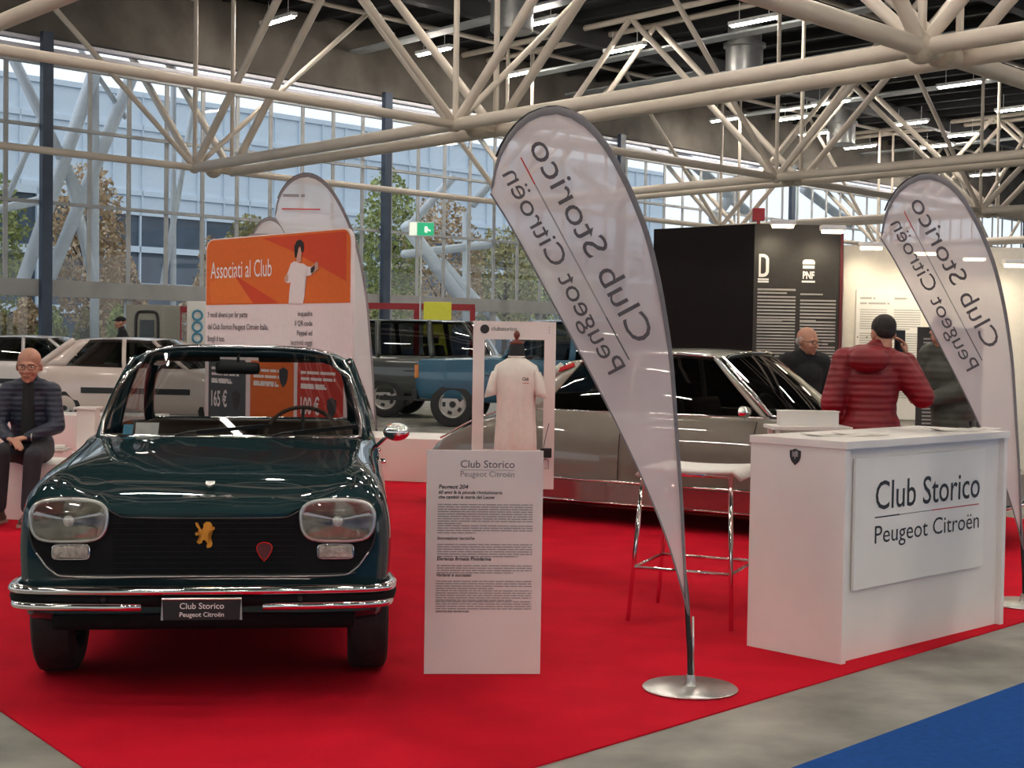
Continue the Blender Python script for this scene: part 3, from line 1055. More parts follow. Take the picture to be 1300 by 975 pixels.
# ---- the dark teal saloon ------------------------------------------------------
fc = At(260, 745, 5.62)
rc = At(300, 440, 7.38)
yaw = math.atan2(-(rc.x - fc.x), rc.y - fc.y)
car = thing('saloon_car', 'dark teal vintage saloon facing the camera with a black grille and chrome bumper', 'car', (fc.x, fc.y, 0.008), yaw)
ST = [
    (0.000, [(0, .33), (.60, .33), (.675, .36), (.695, .50), (.690, .62), (.655, .715), (.56, .745), (.37, .690), (0, .692)]),
    (0.035, [(0, .31), (.62, .31), (.705, .35), (.728, .50), (.722, .64), (.685, .750), (.57, .778), (.37, .712), (0, .714)]),
    (0.110, [(0, .29), (.62, .29), (.720, .34), (.745, .50), (.740, .66), (.695, .775), (.57, .800), (.38, .742), (0, .742)]),
    (0.350, [(0, .25), (.62, .25), (.735, .31), (.765, .50), (.755, .68), (.700, .815), (.58, .842), (.38, .800), (0, .800)]),
    (0.800, [(0, .22), (.62, .22), (.745, .28), (.778, .50), (.765, .70), (.705, .855), (.59, .888), (.38, .868), (0, .868)]),
    (1.250, [(0, .20), (.62, .20), (.750, .26), (.785, .50), (.775, .72), (.715, .885), (.62, .925), (.38, .920), (0, .922)]),
    (1.420, [(0, .20), (.62, .20), (.750, .26), (.787, .50), (.778, .72), (.725, .895), (.64, .935), (.40, .940), (0, .945)]),
    (1.560, [(0, .20), (.62, .20), (.750, .26), (.788, .50), (.780, .72), (.735, .900), (.68, .915), (.62, .80), (0, .80)]),
    (2.300, [(0, .20), (.62, .20), (.750, .26), (.790, .50), (.782, .72), (.745, .900), (.70, .912), (.63, .74), (0, .74)]),
    (3.050, [(0, .20), (.62, .20), (.750, .26), (.785, .50), (.778, .72), (.735, .905), (.68, .915), (.60, .82), (0, .82)]),
    (3.300, [(0, .22), (.62, .22), (.745, .28), (.775, .50), (.765, .72), (.715, .890), (.62, .915), (.38, .915), (0, .915)]),
    (3.850, [(0, .28), (.60, .28), (.700, .34), (.730, .50), (.720, .70), (.670, .840), (.56, .855), (.36, .850), (0, .850)]),
    (3.960, [(0, .34), (.58, .34), (.660, .40), (.690, .52), (.680, .66), (.630, .780), (.52, .800), (.34, .795), (0, .795)]),
]

def _lift(y):          # the nose stands a little higher than the first sketch of the profile
    return .052 * max(0.0, 1 - y / 1.35) ** 1.1


ST = [(y, [(x * .958, z + (_lift(y) * min(1, max(0, (z - .2) / .25)))) for x, z in pr]) for y, pr in ST]
body = O('body', car_body(ST, 60, 3), 'teal', car, 35)
cut_arches(body, [(0.62, 0.285), (3.21, 0.285)], 0.76, 0.335)
GH = greenhouse(dict(xa=.645, ya=1.545, za=.925, ua=.552, va=2.03, wa=1.292, uc=.545, vc=2.98, wc=1.275, xc=.61, yc=3.36, zc=.915,
                     bf=.13, bt=.07, br=.08, brt=.05, crown=.088, cpw=5, arch=.02, wide=.04, beltbow=.05, pillars=[(2.35, 2.45)], pr=.022, rth=.05, fz=.012), car, 'teal', 'carglass')
for x, y, s in ((-.645, .62, -1), (.645, .62, 1), (-.63, 3.21, -1), (.63, 3.21, 1)):
    wheel(car, x, y, 0.285, 0.165, 'slots', s, 0.18)
FACE0 = set(bpy.data.objects)
# black grille panel that also carries the lamps
out = [(-.66, .735), (-.56, .752), (-.44, .74), (-.35, .685), (-.25, .672), (.25, .672), (.35, .685), (.44, .74), (.56, .752), (.66, .735), (.685, .66), (.672, .56), (.60, .475), (.50, .452), (-.50, .452), (-.60, .475), (-.672, .56), (-.685, .66)]
sm = [(p.x, p.y) for p in poly_smooth([V((x, z, 0)) for x, z in out], 4, True)]
bm = BM(); prism(bm, sm, frame((0, 0.004, 0), (1, 0, 0), (0, 0, 1)), 0.016)
gr = O('grille', bm, 'matblack', car)
bm = BM()
for k in range(9):
    z = .475 + k * .022
    hw = .36
    box(bm, (0, -.014, z), (hw * 2, .008, .005))
O('grille_slats', bm, 'matblack', gr)
bm = BM(); tube(bm, [V((x, -.014, z)) for x, z in sm], .0045, 6, True)
O('grille_edge', bm, 'black', gr, True)
bm = BM(); tube(bm, poly_smooth([V((x, -.016, z)) for x, z in [(-.66, .54), (-.60, .47), (-.50, .447), (0, .447), (.50, .447), (.60, .47), (.66, .54)]], 6), .0035, 6)
O('grille_lower_trim', bm, 'steel', gr, True)
for s in (-1, 1):
    ol = [V((p.x, 0, p.y)) for p in poly_smooth([V((s * x, z, 0)) for x, z in [(-.148, .0), (-.142, .045), (-.10, .074), (0, .082), (.10, .074), (.142, .045), (.148, .0), (.136, -.045), (.10, -.072), (0, -.078), (-.10, -.072), (-.136, -.045)]], 3, True)]
    c = V((s * .532, -.012, .663))
    hl = [p + c for p in ol]
    bm = BM(); tube(bm, [p + V((0, -.016, 0)) for p in hl], .008, 8, True); bez = O('headlamp', bm, 'steel', car, True)
    bm = BM()
    rows = []
    for k in range(7):
        q = 1 - k / 6
        rows.append([c + V((p.x * q, -.012 + .008 * (1 - q * q), p.z * q)) for p in ol])
    loft(bm, rows, True, False)
    O('reflector_bowl', bm, 'reflector', bez, True)
    bm = BM()
    rows = []
    for k in range(8):
        q = 1 - k / 8
        rows.append([c + V((p.x * q, -.022 - .030 * (1 - q ** 2), p.z * q)) for p in ol])
    loft(bm, rows, True, True)
    O('lens', bm, 'lensglass', bez, True)
    bm = BM(); bmesh.ops.create_uvsphere(bm, u_segments=12, v_segments=8, radius=.022, matrix=Matrix.Translation(c + V((.0, -.02, 0)))); O('bulb', bm, 'inkwhite', bez, True)
    # indicator
    il = [V((x, 0, z)) for x, z in superellipse(.072, .028, 6, 24, s * .525, .543)]
    bm = BM(); tube(bm, [p + V((0, -.02, 0)) for p in il], .004, 6, True); ind = O('indicator_lamp', bm, 'chrome', car, True)
    bm = BM(); box(bm, (s * .525, -.02, .543), (.136, .03, .05), 0, .008); O('indicator_lens', bm, 'clearlens', ind, True)
# lion badge: rampant silhouette in gold
LION = [(176, 130), (200, 135), (205, 160), (222, 180), (232, 195), (250, 170), (248, 145), (270, 125), (305, 125), (325, 145), (322, 175), (345, 165), (350, 190), (335, 195),
        (300, 205), (290, 235), (300, 270), (325, 290), (330, 320), (318, 345), (285, 352), (278, 338), (300, 325), (296, 305), (262, 280), (240, 285), (238, 305), (212, 318), (190, 300), (195, 290),
        (212, 300), (215, 275), (232, 262), (232, 240), (210, 235), (190, 245), (172, 232), (180, 215), (205, 215), (222, 212), (205, 185), (190, 170), (180, 152)]
bm = BM(); prism(bm, [((x - 262) / 225 * .100, (240 - y) / 225 * .100) for x, y in LION], frame((0, -.016, .607), (1, 0, 0), (0, 0, 1)), .006)
O('lion_badge', bm, 'gold', gr)
SH = [(-.5, .32), (-.35, .5), (-.1, .58), (.1, .58), (.35, .5), (.5, .32), (.46, .05), (.28, -.3), (0, -.6), (-.28, -.3), (-.46, .05)]
bm = BM(); prism(bm, [(x * .062, z * .062) for x, z in SH], frame((.238, -.016, .543), (1, 0, 0), (0, 0, 1)), .004); b1 = O('club_badge', bm, 'boothtrim', gr)
bm = BM(); tube(bm, [V((.238 + x * .062, -.022, .543 + z * .062)) for x, z in SH], .003, 6, True); O('badge_rim', bm, 'redlens', b1, True)
# bumper: two chrome lines with a dark gap, wrapping round the corners
bl = poly_smooth([(-.745, .30, .40), (-.755, .06, .405), (-.70, -.055, .407), (-.45, -.10, .408), (0, -.115, .408), (.45, -.10, .408), (.70, -.055, .407), (.755, .06, .405), (.745, .30, .40)], 6)
bm = BM(); tube(bm, bl, .026, 12, flat=.7); bp = O('bumper', bm, 'chrome', car, True)
bm = BM(); tube(bm, [p + V((0, .03, -.035)) for p in bl], .026, 8, flat=1.2); O('bumper_gap', bm, 'matblack', bp, True)
for a, b in ((0, 21), (len(bl) - 22, len(bl) - 1)):
    seg = bl[a:b + 1] if a == 0 else bl[a:]
    bm = BM(); tube(bm, [p + V((0, .004, -.062)) for p in seg], .016, 10); O('bumper_blade', bm, 'chrome', bp, True)
for x in (-.385, .385):
    bm = BM(); bmesh.ops.create_uvsphere(bm, u_segments=10, v_segments=6, radius=.010, matrix=Matrix.Translation((x, -.105, .375))); O('bumper_bolt', bm, 'black', bp, True)
bm = BM(); box(bm, (0, .12, .29), (1.22, .2, .12), 0, .03); O('front_valance', bm, 'matblack', car, True)
pl = thing('number_plate', None, None); pl.parent = car; pl.location = (0, -.125, .322)
bm = BM(); box(bm, (0, 0, 0), (.295, .008, .085)); O('plate', bm, 'black', pl)
bm = BM(); tube(bm, [(-.147, -.006, -.042), (-.147, -.006, .038), (.147, -.006, .038), (.147, -.006, -.042)], .005, 6); O('plate_trim', bm, 'steel', pl)
text('plate_text', 'Club Storico', frame((-.082, -.006, .000), (1, 0, 0), (0, 0, 1)), .165, 'inkwhite', pl, bold=.01)
text('plate_text', 'Peugeot Citroën', frame((-.082, -.006, -.030), (1, 0, 0), (0, 0, 1)), .165, 'inkwhite', pl, bold=.01)
for o_ in [q for q in bpy.data.objects if q not in FACE0 and q.type == 'MESH']:
    if o_.parent == pl:
        continue
    for v in o_.data.vertices:
        v.co.x *= .955
        v.co.z += .052
pl.location.z += .072
# bonnet seams, lip badge and bonnet edge
for s in (-1, 1):
    bm = BM(); tube(bm, poly_smooth([(s * .560, .03, .832), (s * .572, .10, .851), (s * .585, .35, .874), (s * .600, .8, .903), (s * .618, 1.25, .925), (s * .630, 1.42, .932)], 6), .0035, 5)
    O('bonnet_seam', bm, 'matblack', car, True)
text('bonnet_lettering', '204', frame((-.10, .10, .793), (1, 0, 0), (0, .75, .30)), .20, 'steel', car, bold=.02, height=.02)
bm = BM(); prism(bm, [(-.018, .03), (.018, .03), (.018, 0), (0, -.03), (-.018, 0)], frame((0, .20, .829), (1, 0, 0), (0, .95, .25)), .008); O('bonnet_crest', bm, 'steel', car)
# wipers
for x0, x1 in ((-.26, .16), (.20, .58)):
    bm = BM(); tube(bm, [(x0, 1.375, .948), (x0 + .06, 1.385, .965), (x1, 1.44, .998)], .006, 6); w_ = O('wiper', bm, 'black', car, True)
    bm = BM(); beam(bm, (x0 + .10, 1.385, .963), (x1 + .03, 1.445, .995), .012, .018); O('wiper_blade', bm, 'matblack', w_)
# chrome gutter over the doors, door handles, side trim
for s in (-1, 1):
    bm = BM(); tube(bm, [V((s * (p.x + .012), p.y, p.z - .005)) for p in [GH['rail'](k / 8) for k in range(1, 9)]], .007, 6); O('roof_gutter', bm, 'chrome', car, True)
    for y in (2.15, 2.95):
        bm = BM(); tube(bm, [(s * .745, y, .76), (s * .772, y + .02, .76), (s * .772, y + .12, .76), (s * .745, y + .14, .76)], .009, 6); O('door_handle', bm, 'chrome', car, True)
# mirror on the driver's wing
bm = BM(); tube(bm, [(.70, 1.60, .88), (.75, 1.58, .93), (.79, 1.56, .955)], .010, 8); mi = O('wing_mirror', bm, 'chrome', car, True)
bm = BM(); lathe(bm, [(0, -.045), (.035, -.042), (.058, -.02), (.064, .012), (.056, .016), (0, .016)], 20, Matrix.Translation((.805, 1.55, .962)) @ Matrix.Diagonal((1.05, 1, .72, 1))); O('mirror_head', bm, 'chrome', mi, True)
# interior
bm = BM(); box(bm, (0, 1.66, .87), (1.26, .30, .12), 0, .03); O('dashboard', bm, 'darkint', car, True)
stw = thing('steering_wheel', None, None); stw.parent = car; stw.location = (.335, 1.86, .90); stw.rotation_euler = (R(58), 0, 0)
bm = BM(); tube(bm, [(.19 * math.cos(a * PI / 16), .19 * math.sin(a * PI / 16), 0) for a in range(32)], .011, 8, True); O('wheel_rim', bm, 'brown', stw, True)
bm = BM()
for a in (90, 210, 330): tube(bm, [(0, 0, -.03), (.19 * math.cos(R(a)), .19 * math.sin(R(a)), 0)], .009, 6)
box(bm, (0, 0, -.03), (.08, .08, .03), 0, .01); O('wheel_spokes', bm, 'black', stw, True)
for s in (-1, 1): seat(car, s * .34, 2.15, .42, .52, 'brown', False, .44)
bm = BM(); box(bm, (0, 2.95, .62), (1.2, .45, .3), 0, .06); box(bm, (0, 3.12, .80), (1.2, .14, .26), 0, .05); O('rear_bench', bm, 'brown', car, True)
bm = BM(); box(bm, (0, 3.27, .90), (1.15, .2, .03)); O('parcel_shelf', bm, 'darkint', car)
bm = BM(); tube(bm, [(0, 1.98, 1.345), (0, 1.93, 1.30)], .008, 6); rm_ = O('interior_mirror', bm, 'black', car, True)
bm = BM(); box(bm, (0, 1.90, 1.262), (.225, .03, .062), 0, .025); O('mirror_glass', bm, 'black', rm_, True)
for s in (-1, 1):
    bm = BM(); box(bm, None, (.36, .015, .10), mtx=Matrix.Translation((s * .28, 2.02, 1.315)) @ Matrix.Rotation(R(70), 4, 'X'), bevel=.005); O('sun_visor', bm, 'brown', car)
bm = BM(); box(bm, None, (.11, .003, .075), mtx=Matrix.Translation((-.41, 1.540, .968)) @ Matrix.Rotation(R(-40), 4, 'X')); O('windscreen_paper', bm, 'paper', car)
bm = BM(); box(bm, None, (.045, .003, .06), mtx=Matrix.Translation((-.50, 1.535, .965)) @ Matrix.Rotation(R(-40), 4, 'X')); O('windscreen_sticker', bm, 'paperblue', car)
for s in (-1, 1):
    bm = BM(); box(bm, (s * .52, 3.95, .62), (.22, .03, .12), 0, .02); O('tail_lamp', bm, 'redlens', car, True)
bm = BM(); tube(bm, [(-.72, 3.8, .42), (-.70, 3.99, .42), (.70, 3.99, .42), (.72, 3.8, .42)], .03, 10); O('rear_bumper', bm, 'chrome', car, True)

# ---- the long grey saloon (side on, nose to the right) ---------------------------
ds = thing('long_grey_saloon', 'long low grey vintage saloon with a polished sill parked behind the counter', 'car', (3.66, 10.52, 0.008), R(58.2))
DT = [
    (0.00, [(0, .30), (.30, .30), (.42, .33), (.46, .38), (.44, .43), (.38, .47), (.28, .49), (.15, .50), (0, .50)]),
    (0.12, [(0, .22), (.50, .22), (.64, .28), (.68, .38), (.66, .47), (.58, .53), (.42, .55), (.2, .545), (0, .54)]),
    (0.45, [(0, .16), (.62, .16), (.80, .22), (.85, .38), (.84, .52), (.76, .63), (.58, .66), (.3, .64), (0, .64)]),
    (0.95, [(0, .12), (.64, .12), (.86, .18), (.895, .38), (.89, .58), (.80, .74), (.62, .78), (.3, .77), (0, .77)]),
    (1.40, [(0, .11), (.64, .11), (.87, .17), (.895, .38), (.89, .60), (.80, .81), (.66, .86), (.3, .87), (0, .87)]),
    (1.62, [(0, .11), (.64, .11), (.87, .17), (.893, .38), (.885, .60), (.80, .83), (.72, .87), (.64, .72), (0, .72)]),
    (2.60, [(0, .11), (.64, .11), (.86, .17), (.885, .38), (.875, .60), (.79, .83), (.72, .87), (.64, .66), (0, .66)]),
    (3.55, [(0, .11), (.62, .11), (.82, .17), (.845, .38), (.835, .60), (.76, .83), (.69, .86), (.60, .72), (0, .72)]),
    (3.85, [(0, .13), (.60, .13), (.79, .19), (.815, .38), (.80, .60), (.73, .81), (.62, .85), (.3, .86), (0, .86)]),
    (4.30, [(0, .20), (.55, .20), (.72, .26), (.75, .40), (.74, .55), (.68, .69), (.54, .73), (.3, .74), (0, .74)]),
    (4.70, [(0, .26), (.45, .26), (.60, .30), (.64, .38), (.63, .46), (.58, .53), (.46, .56), (.25, .57), (0, .57)]),
    (4.80, [(0, .30), (.40, .30), (.52, .33), (.55, .38), (.54, .42), (.50, .46), (.40, .48), (.2, .49), (0, .49)]),
]
b = O('body', car_body(DT, 50, 3), 'dsgrey', ds, 35)
cut_arches(b, [(0.92, 0.24)], 0.87, 0.36)
GD = greenhouse(dict(xa=.70, ya=1.62, za=.88, ua=.56, va=2.12, wa=1.315, uc=.53, vc=3.48, wc=1.215, xc=.62, yc=3.95, zc=.87,
                     bf=.20, bt=.12, br=.10, brt=.06, crown=.05, arch=.07, wide=.05, beltbow=.07, pillars=[(2.78, 2.78)], pr=.02, prb=.022, prc=.05, rth=.035), ds, 'dsroof', 'darkglass', True, 'dsroof')
# rear quarter panels that close the light coloured pillar
for s in (-1, 1):
    a0, a1 = GD['beltat'](3.60), GD['topat'](3.30)
    b0, b1 = V((.62, 3.95, .86)), V((.53, 3.48, 1.215))
    rows = [[V((s * (p.lerp(q, u).x + .02), p.lerp(q, u).y, p.lerp(q, u).z)) for u in (0, .25, .5, .75, 1)] for p, q in ((a0, a1), (a0.lerp(b0, .5), a1.lerp(b1, .5)), (b0, b1))]
    bm = BM(); patch(bm, rows); o = O('quarter_panel', bm, 'dsroof', ds, True)
    md = o.modifiers.new('s', 'SOLIDIFY'); md.thickness = .015; bake(o)
    bm = BM(); box(bm, None, (.02, .30, .035), mtx=Matrix.Translation((s * .575, 3.50, 1.19)) @ Matrix.Rotation(R(-18), 4, 'X'), bevel=.006); O('roof_indicator', bm, 'redlens', ds, True)
    bm = BM()
    gut = [GD['rail'](k / 8) for k in range(9)]
    tube(bm, [V((s * (p.x + .012), p.y, p.z)) for p in [V((.70, 1.62, .90)), V((.565, 2.10, 1.305))] + gut], .010, 6); O('roof_gutter', bm, 'chrome', ds, True)
    bm = BM(); tube(bm, [V((s * (p.x + .022), p.y, p.z + .0)) for p in GD['belt'][:-1]], .010, 6); O('belt_trim', bm, 'chrome', ds, True)
    # polished sill panel
    rows = [[(s * .885, 1.45, .34), (s * .885, 2.3, .34), (s * .872, 3.1, .34), (s * .84, 3.75, .34)], [(s * .905, 1.45, .33), (s * .902, 2.3, .33), (s * .89, 3.1, .33), (s * .858, 3.75, .33)],
            [(s * .900, 1.45, .17), (s * .898, 2.3, .17), (s * .885, 3.1, .17), (s * .852, 3.75, .17)], [(s * .80, 1.45, .135), (s * .80, 2.3, .135), (s * .79, 3.1, .135), (s * .76, 3.75, .135)]]
    bm = BM(); patch(bm, rows); o = O('sill_panel', bm, 'sillsteel', ds, 40)
    for zz, rr in ((.345, .009), (.175, .007)):
        bm = BM(); tube(bm, [(s * .905, 1.40, zz), (s * .902, 2.3, zz), (s * .892, 3.1, zz), (s * .862, 3.78, zz)], rr, 6); O('sill_trim', bm, 'chrome', ds, True)
    for yy in (2.72, 3.66):
        bm = BM(); tube(bm, [(s * .81, yy - .10, .795), (s * .845, yy - .08, .79), (s * .84, yy + .04, .79), (s * .80, yy + .06, .795)], .010, 6); O('door_handle', bm, 'chrome', ds, True)
    for yy, pts in ((2.78, [(.79, .855), (.872, .70), (.893, .50), (.892, .36)]), (1.68, [(.80, .85), (.885, .70), (.900, .50), (.898, .36)]), (3.72, [(.735, .84), (.815, .70), (.843, .50), (.840, .36)])):
        bm = BM(); tube(bm, [V((s * (x + .003), yy, z)) for x, z in pts], .0035, 5); O('door_seam', bm, 'matblack', ds, True)
    bm = BM(); tube(bm, [(s * .80, 1.78, .875), (s * .86, 1.76, .905)], .010, 8); mi = O('wing_mirror', bm, 'chrome', ds, True)
    bm = BM(); lathe(bm, [(0, -.05), (.03, -.045), (.058, -.02), (.066, .015), (.056, .02), (0, .02)], 18, Matrix.Translation((s * .885, 1.75, .925)) @ Matrix.Diagonal((1.1, 1, .7, 1))); O('mirror_head', bm, 'chrome', mi, True)
    for dx, rr in ((.30, .075), (.50, .085)):
        bm = BM(); lathe(bm, [(rr, -.01), (rr * .9, -.04), (rr * .5, -.06), (0, -.065)], 20, Matrix.Translation((s * dx, .13 + .25 * dx, .46))); O('headlamp', bm, 'reflector', ds, True)
    bm = BM(); tube(bm, poly_smooth([(s * .02, -.03, .30), (s * .45, .02, .30), (s * .74, .18, .30), (s * .84, .45, .30)], 5), .035, 8, flat=.5); O('front_bumper', bm, 'chrome', ds, True)
    bm = BM(); tube(bm, poly_smooth([(s * .02, 4.86, .36), (s * .45, 4.84, .36), (s * .62, 4.70, .36), (s * .74, 4.40, .36)], 5), .028, 8, flat=.6); O('rear_bumper', bm, 'chrome', ds, True)
    bm = BM(); tube(bm, poly_smooth([(s * .60, 3.97, .865), (s * .60, 4.3, .755), (s * .52, 4.70, .575)], 5), .009, 6); O('boot_trim', bm, 'chrome', ds, True)
    wheel(ds, s * .78, .92, .33, .18, 'slots', s, .19)
    wheel(ds, s * .66, 4.0, .30, .16, 'slots', s, .19)
for s in (-1, 1): seat(ds, s * .36, 2.35, .36, .54, 'brown', False, .52)
bm = BM(); box(bm, (0, 3.3, .52), (1.25, .5, .3), 0, .06); box(bm, (0, 3.55, .75), (1.25, .14, .5), 0, .05); O('rear_bench', bm, 'brown', ds, True)
bm = BM(); box(bm, (0, 1.75, .80), (1.35, .3, .12), 0, .03); O('dashboard', bm, 'darkint', ds, True)
stw = thing('steering_wheel', None, None); stw.parent = ds; stw.location = (.36, 2.0, .86); stw.rotation_euler = (R(55), 0, 0)
bm = BM(); tube(bm, [(.19 * math.cos(a * PI / 16), .19 * math.sin(a * PI / 16), 0) for a in range(32)], .010, 8, True); O('wheel_rim', bm, 'black', stw, True)
# bonnet centre and silver windscreen wiper
bm = BM(); tube(bm, [(-.05, 1.46, .885), (-.45, 1.60, .935)], .006, 6); O('wiper', bm, 'steel', ds, True)


# ---- off-road cars ---------------------------------------------------------------
def offroad(label, bodym, loc, rot, roofm, clear):
    FA = .62
    c = thing('off_road_car', label, 'car', loc, rot)
    hw = .84
    def p(zb, zt, w_=hw, top=None, deck=False):
        a = [(0, zb), (w_ - .18, zb), (w_ - .03, zb + .05), (w_, zb + .22), (w_, (zb + zt) / 2 + .1), (w_ - .02, zt - .06), (w_ - .07, zt)]
        return a + ([(w_ - .12, zt - .2), (0, zt - .2)] if deck else [(w_ * .5, zt + .02), (0, zt + .025)])
    st = [(0.0, p(.48, 1.02, .78)), (.06, p(.45, 1.08, .82)), (.5, p(.42, 1.10)), (1.20, p(.40, 1.13)), (1.38, p(.40, 1.14)), (1.50, p(.40, 1.12, deck=True)), (2.8, p(.40, 1.12, deck=True)), (4.25, p(.45, 1.12, .83, deck=True)), (4.38, p(.5, 1.10, .81, deck=True)), (4.45, p(.55, 1.02, .79))]
    b = O('body', car_body(st, 46, 2), bodym, c, 35)
    cut_arches(b, [(FA, .37), (3.20, .37)], .84, .45)
    g = greenhouse(dict(xa=.74, ya=1.40, za=1.13, ua=.64, va=1.82, wa=1.73, uc=.64, vc=4.10, wc=1.73, xc=.76, yc=4.42, zc=1.10, bf=.06, bt=.04, br=.02, brt=.02, crown=.04, arch=.02, wide=.01, beltbow=.02,
                        pillars=[(2.35, 2.45), (3.35, 3.40)] if not clear else [(2.55, 2.60)], pr=.03, prb=.055, prc=.06, rth=.05), c, bodym, 'darkglass', False, roofm)
    for x in (-.74, .74):
        for y in (FA, 3.20):
            wheel(c, x, y, .37, .2, 'spoke', 1 if x > 0 else -1, .23)
    bm = BM(); box(bm, (0, -.02, .52), (1.6, .1, .16), 0, .02); O('front_bumper', bm, 'black', c)
    bm = BM(); box(bm, (0, 4.48, .52), (1.6, .1, .16), 0, .02); O('rear_bumper', bm, 'black', c)
    bm = BM(); box(bm, (0, -.005, .85), (.9, .03, .26), 0, .01); O('grille', bm, 'matblack', c)
    for s in (-1, 1):
        bm = BM(); lathe(bm, [(.10, -.01), (.09, -.04), (0, -.05)], 20, Matrix.Translation((s * .57, .0, .86))); O('headlamp', bm, 'reflector', c, True)
        bm = BM(); box(bm, (s * .80, .02, .90), (.05, .07, .22), 0, .01); O('corner_lamp', bm, 'amber', c, True)
        bm = BM(); box(bm, (s * .845, 2.0, .85), (.01, 1.7, .02)); O('side_moulding', bm, 'black', c)
        bm = BM(); box(bm, (s * .78, 4.44, .85), (.1, .04, .3), 0, .01); O('tail_lamp', bm, 'redlens', c)
        bm = BM(); box(bm, (s * .80, 2.5, .36), (.1, 1.6, .08)); O('side_sill', bm, 'black', c)
        seat(c, s * .38, 2.2, .72, .5, 'darkint', True, .5)
    bm = BM(); box(bm, (0, 1.58, 1.10), (1.4, .3, .12), 0, .03); O('dashboard', bm, 'darkint', c)
    return c


q = At(575, 542, 23.6); q = G(575, 542)
# blue one: nose to the left; its front wheel nearest us at x 575
rb = R(-90 - 8)          # local y (rearwards) points right and slightly away
yv = V((-math.sin(rb), math.cos(rb), 0)); xv = V((math.cos(rb), math.sin(rb), 0))
org = q - yv * .62 - xv * (.74)
offroad('bright blue off-road car with light spoked wheels, nose to the left', 'rrblue', (org.x, org.y, 0), rb, 'rrblue', True)
q = G(490, 530)
rg = R(90 - 10)
yv = V((-math.sin(rg), math.cos(rg), 0)); xv = V((math.cos(rg), math.sin(rg), 0))
org = q - yv * 3.20 + xv * .74
offroad('dark olive green off-road car behind the blue one', 'olive', (org.x, org.y, 0), rg, 'olive', False)


# ---- pale hatchbacks ---------------------------------------------------------------
def hatch(label, bodym, loc, rot):
    c = thing('hatchback_car', label, 'car', loc, rot)
    def p(zb, zt, w_=.78, deck=False):
        a = [(0, zb), (w_ - .15, zb), (w_ - .03, zb + .05), (w_, zb + .2), (w_ - .005, (zb + zt) / 2 + .08), (w_ - .04, zt - .06), (w_ - .10, zt)]
        return a + ([(w_ - .15, zt - .18), (0, zt - .18)] if deck else [(w_ * .5, zt + .02), (0, zt + .025)])
    st = [(0, p(.30, .58, .68)), (.06, p(.26, .68, .74)), (.4, p(.22, .76)), (.95, p(.2, .87)), (1.1, p(.2, .90)), (1.25, p(.2, .91, deck=True)), (2.2, p(.2, .92, deck=True)), (3.3, p(.22, .93, .77, True)), (3.6, p(.26, .90, .75)), (3.70, p(.32, .80, .71))]
    b = O('body', car_body(st, 40, 2), bodym, c, 35)
    cut_arches(b, [(.68, .28), (3.10, .28)], .77, .325)
    g = greenhouse(dict(xa=.68, ya=1.12, za=.90, ua=.55, va=1.75, wa=1.325, uc=.54, vc=3.05, wc=1.315, xc=.66, yc=3.60, zc=.93, bf=.08, bt=.05, br=.04, brt=.03, crown=.04, arch=.03, wide=.02, beltbow=.05,
                        pillars=[(2.15, 2.22)], pr=.03, prb=.035, prc=.06, rth=.05), c, bodym, 'darkglass', False)
    # broad rear quarters
    for s in (-1, 1):
        a0, a1 = g['beltat'](3.12), g['topat'](2.78)
        b0, b1 = V((.66, 3.60, .92)), V((.54, 3.06, 1.315))
        rows = [[V((s * (p_.lerp(q_, u).x + .022), p_.lerp(q_, u).y, p_.lerp(q_, u).z)) for u in (0, .25, .5, .75, 1)] for p_, q_ in ((a0, a1), (a0.lerp(b0, .5), a1.lerp(b1, .5)), (b0, b1))]
        bm = BM(); patch(bm, rows); o = O('quarter_panel', bm, bodym, c, True)
        md = o.modifiers.new('s', 'SOLIDIFY'); md.thickness = .02; bake(o)
        bm = BM(); box(bm, (s * .782, 1.95, .56), (.02, 1.75, .09), 0, .008); O('side_moulding', bm, 'black', c)
        bm = BM(); box(bm, (s * .60, 3.69, .72), (.2, .04, .14), 0, .01); O('tail_lamp', bm, 'redlens', c)
        bm = BM(); box(bm, (s * .55, .01, .60), (.28, .05, .13), 0, .01); O('headlamp', bm, 'reflector', c)
        bm = BM(); box(bm, (s * .80, 1.55, .96), (.12, .07, .09), 0, .02); O('door_mirror', bm, 'black', c)
        bm = BM(); box(bm, (s * .775, 2.0, .78), (.02, .14, .03), 0, .005); O('door_handle', bm, 'black', c)
        seat(c, s * .34, 1.95, .45, .48, 'darkint', True, .5)
    for x in (-.69, .69):
        for y in (.68, 3.10):
            wheel(c, x, y, .28, .17, 'spoke', 1 if x > 0 else -1, .18)
    bm = BM(); box(bm, (0, -.01, .40), (1.45, .12, .2), 0, .03); O('front_bumper', bm, 'black', c)
    bm = BM(); box(bm, (0, 3.70, .45), (1.45, .12, .2), 0, .03); O('rear_bumper', bm, 'black', c)
    bm = BM(); box(bm, (0, 1.3, .88), (1.25, .3, .1), 0, .02); O('dashboard', bm, 'darkint', c)
    return c


# nearer hatchback: tail to the left, its rear wheel at x 85
q = At(84, 500, 22.5); q.z = 0
rh = R(90 - 8)
yv = V((-math.sin(rh), math.cos(rh), 0)); xv = V((math.cos(rh), math.sin(rh), 0))
org = q - yv * 3.10 + xv * .7
hatch('cream three-door hatchback behind the seated man', 'cream', (org.x, org.y, 0), rh)
q = At(20, 500, 26.0); q.z = 0
rh2 = R(90 - 4)
yv = V((-math.sin(rh2), math.cos(rh2), 0)); xv = V((math.cos(rh2), math.sin(rh2), 0))
org = q - yv * 2.3 + xv * .7
hatch('white hatchback partly out of the frame at the left edge', 'cream2', (org.x, org.y, 0), rh2)
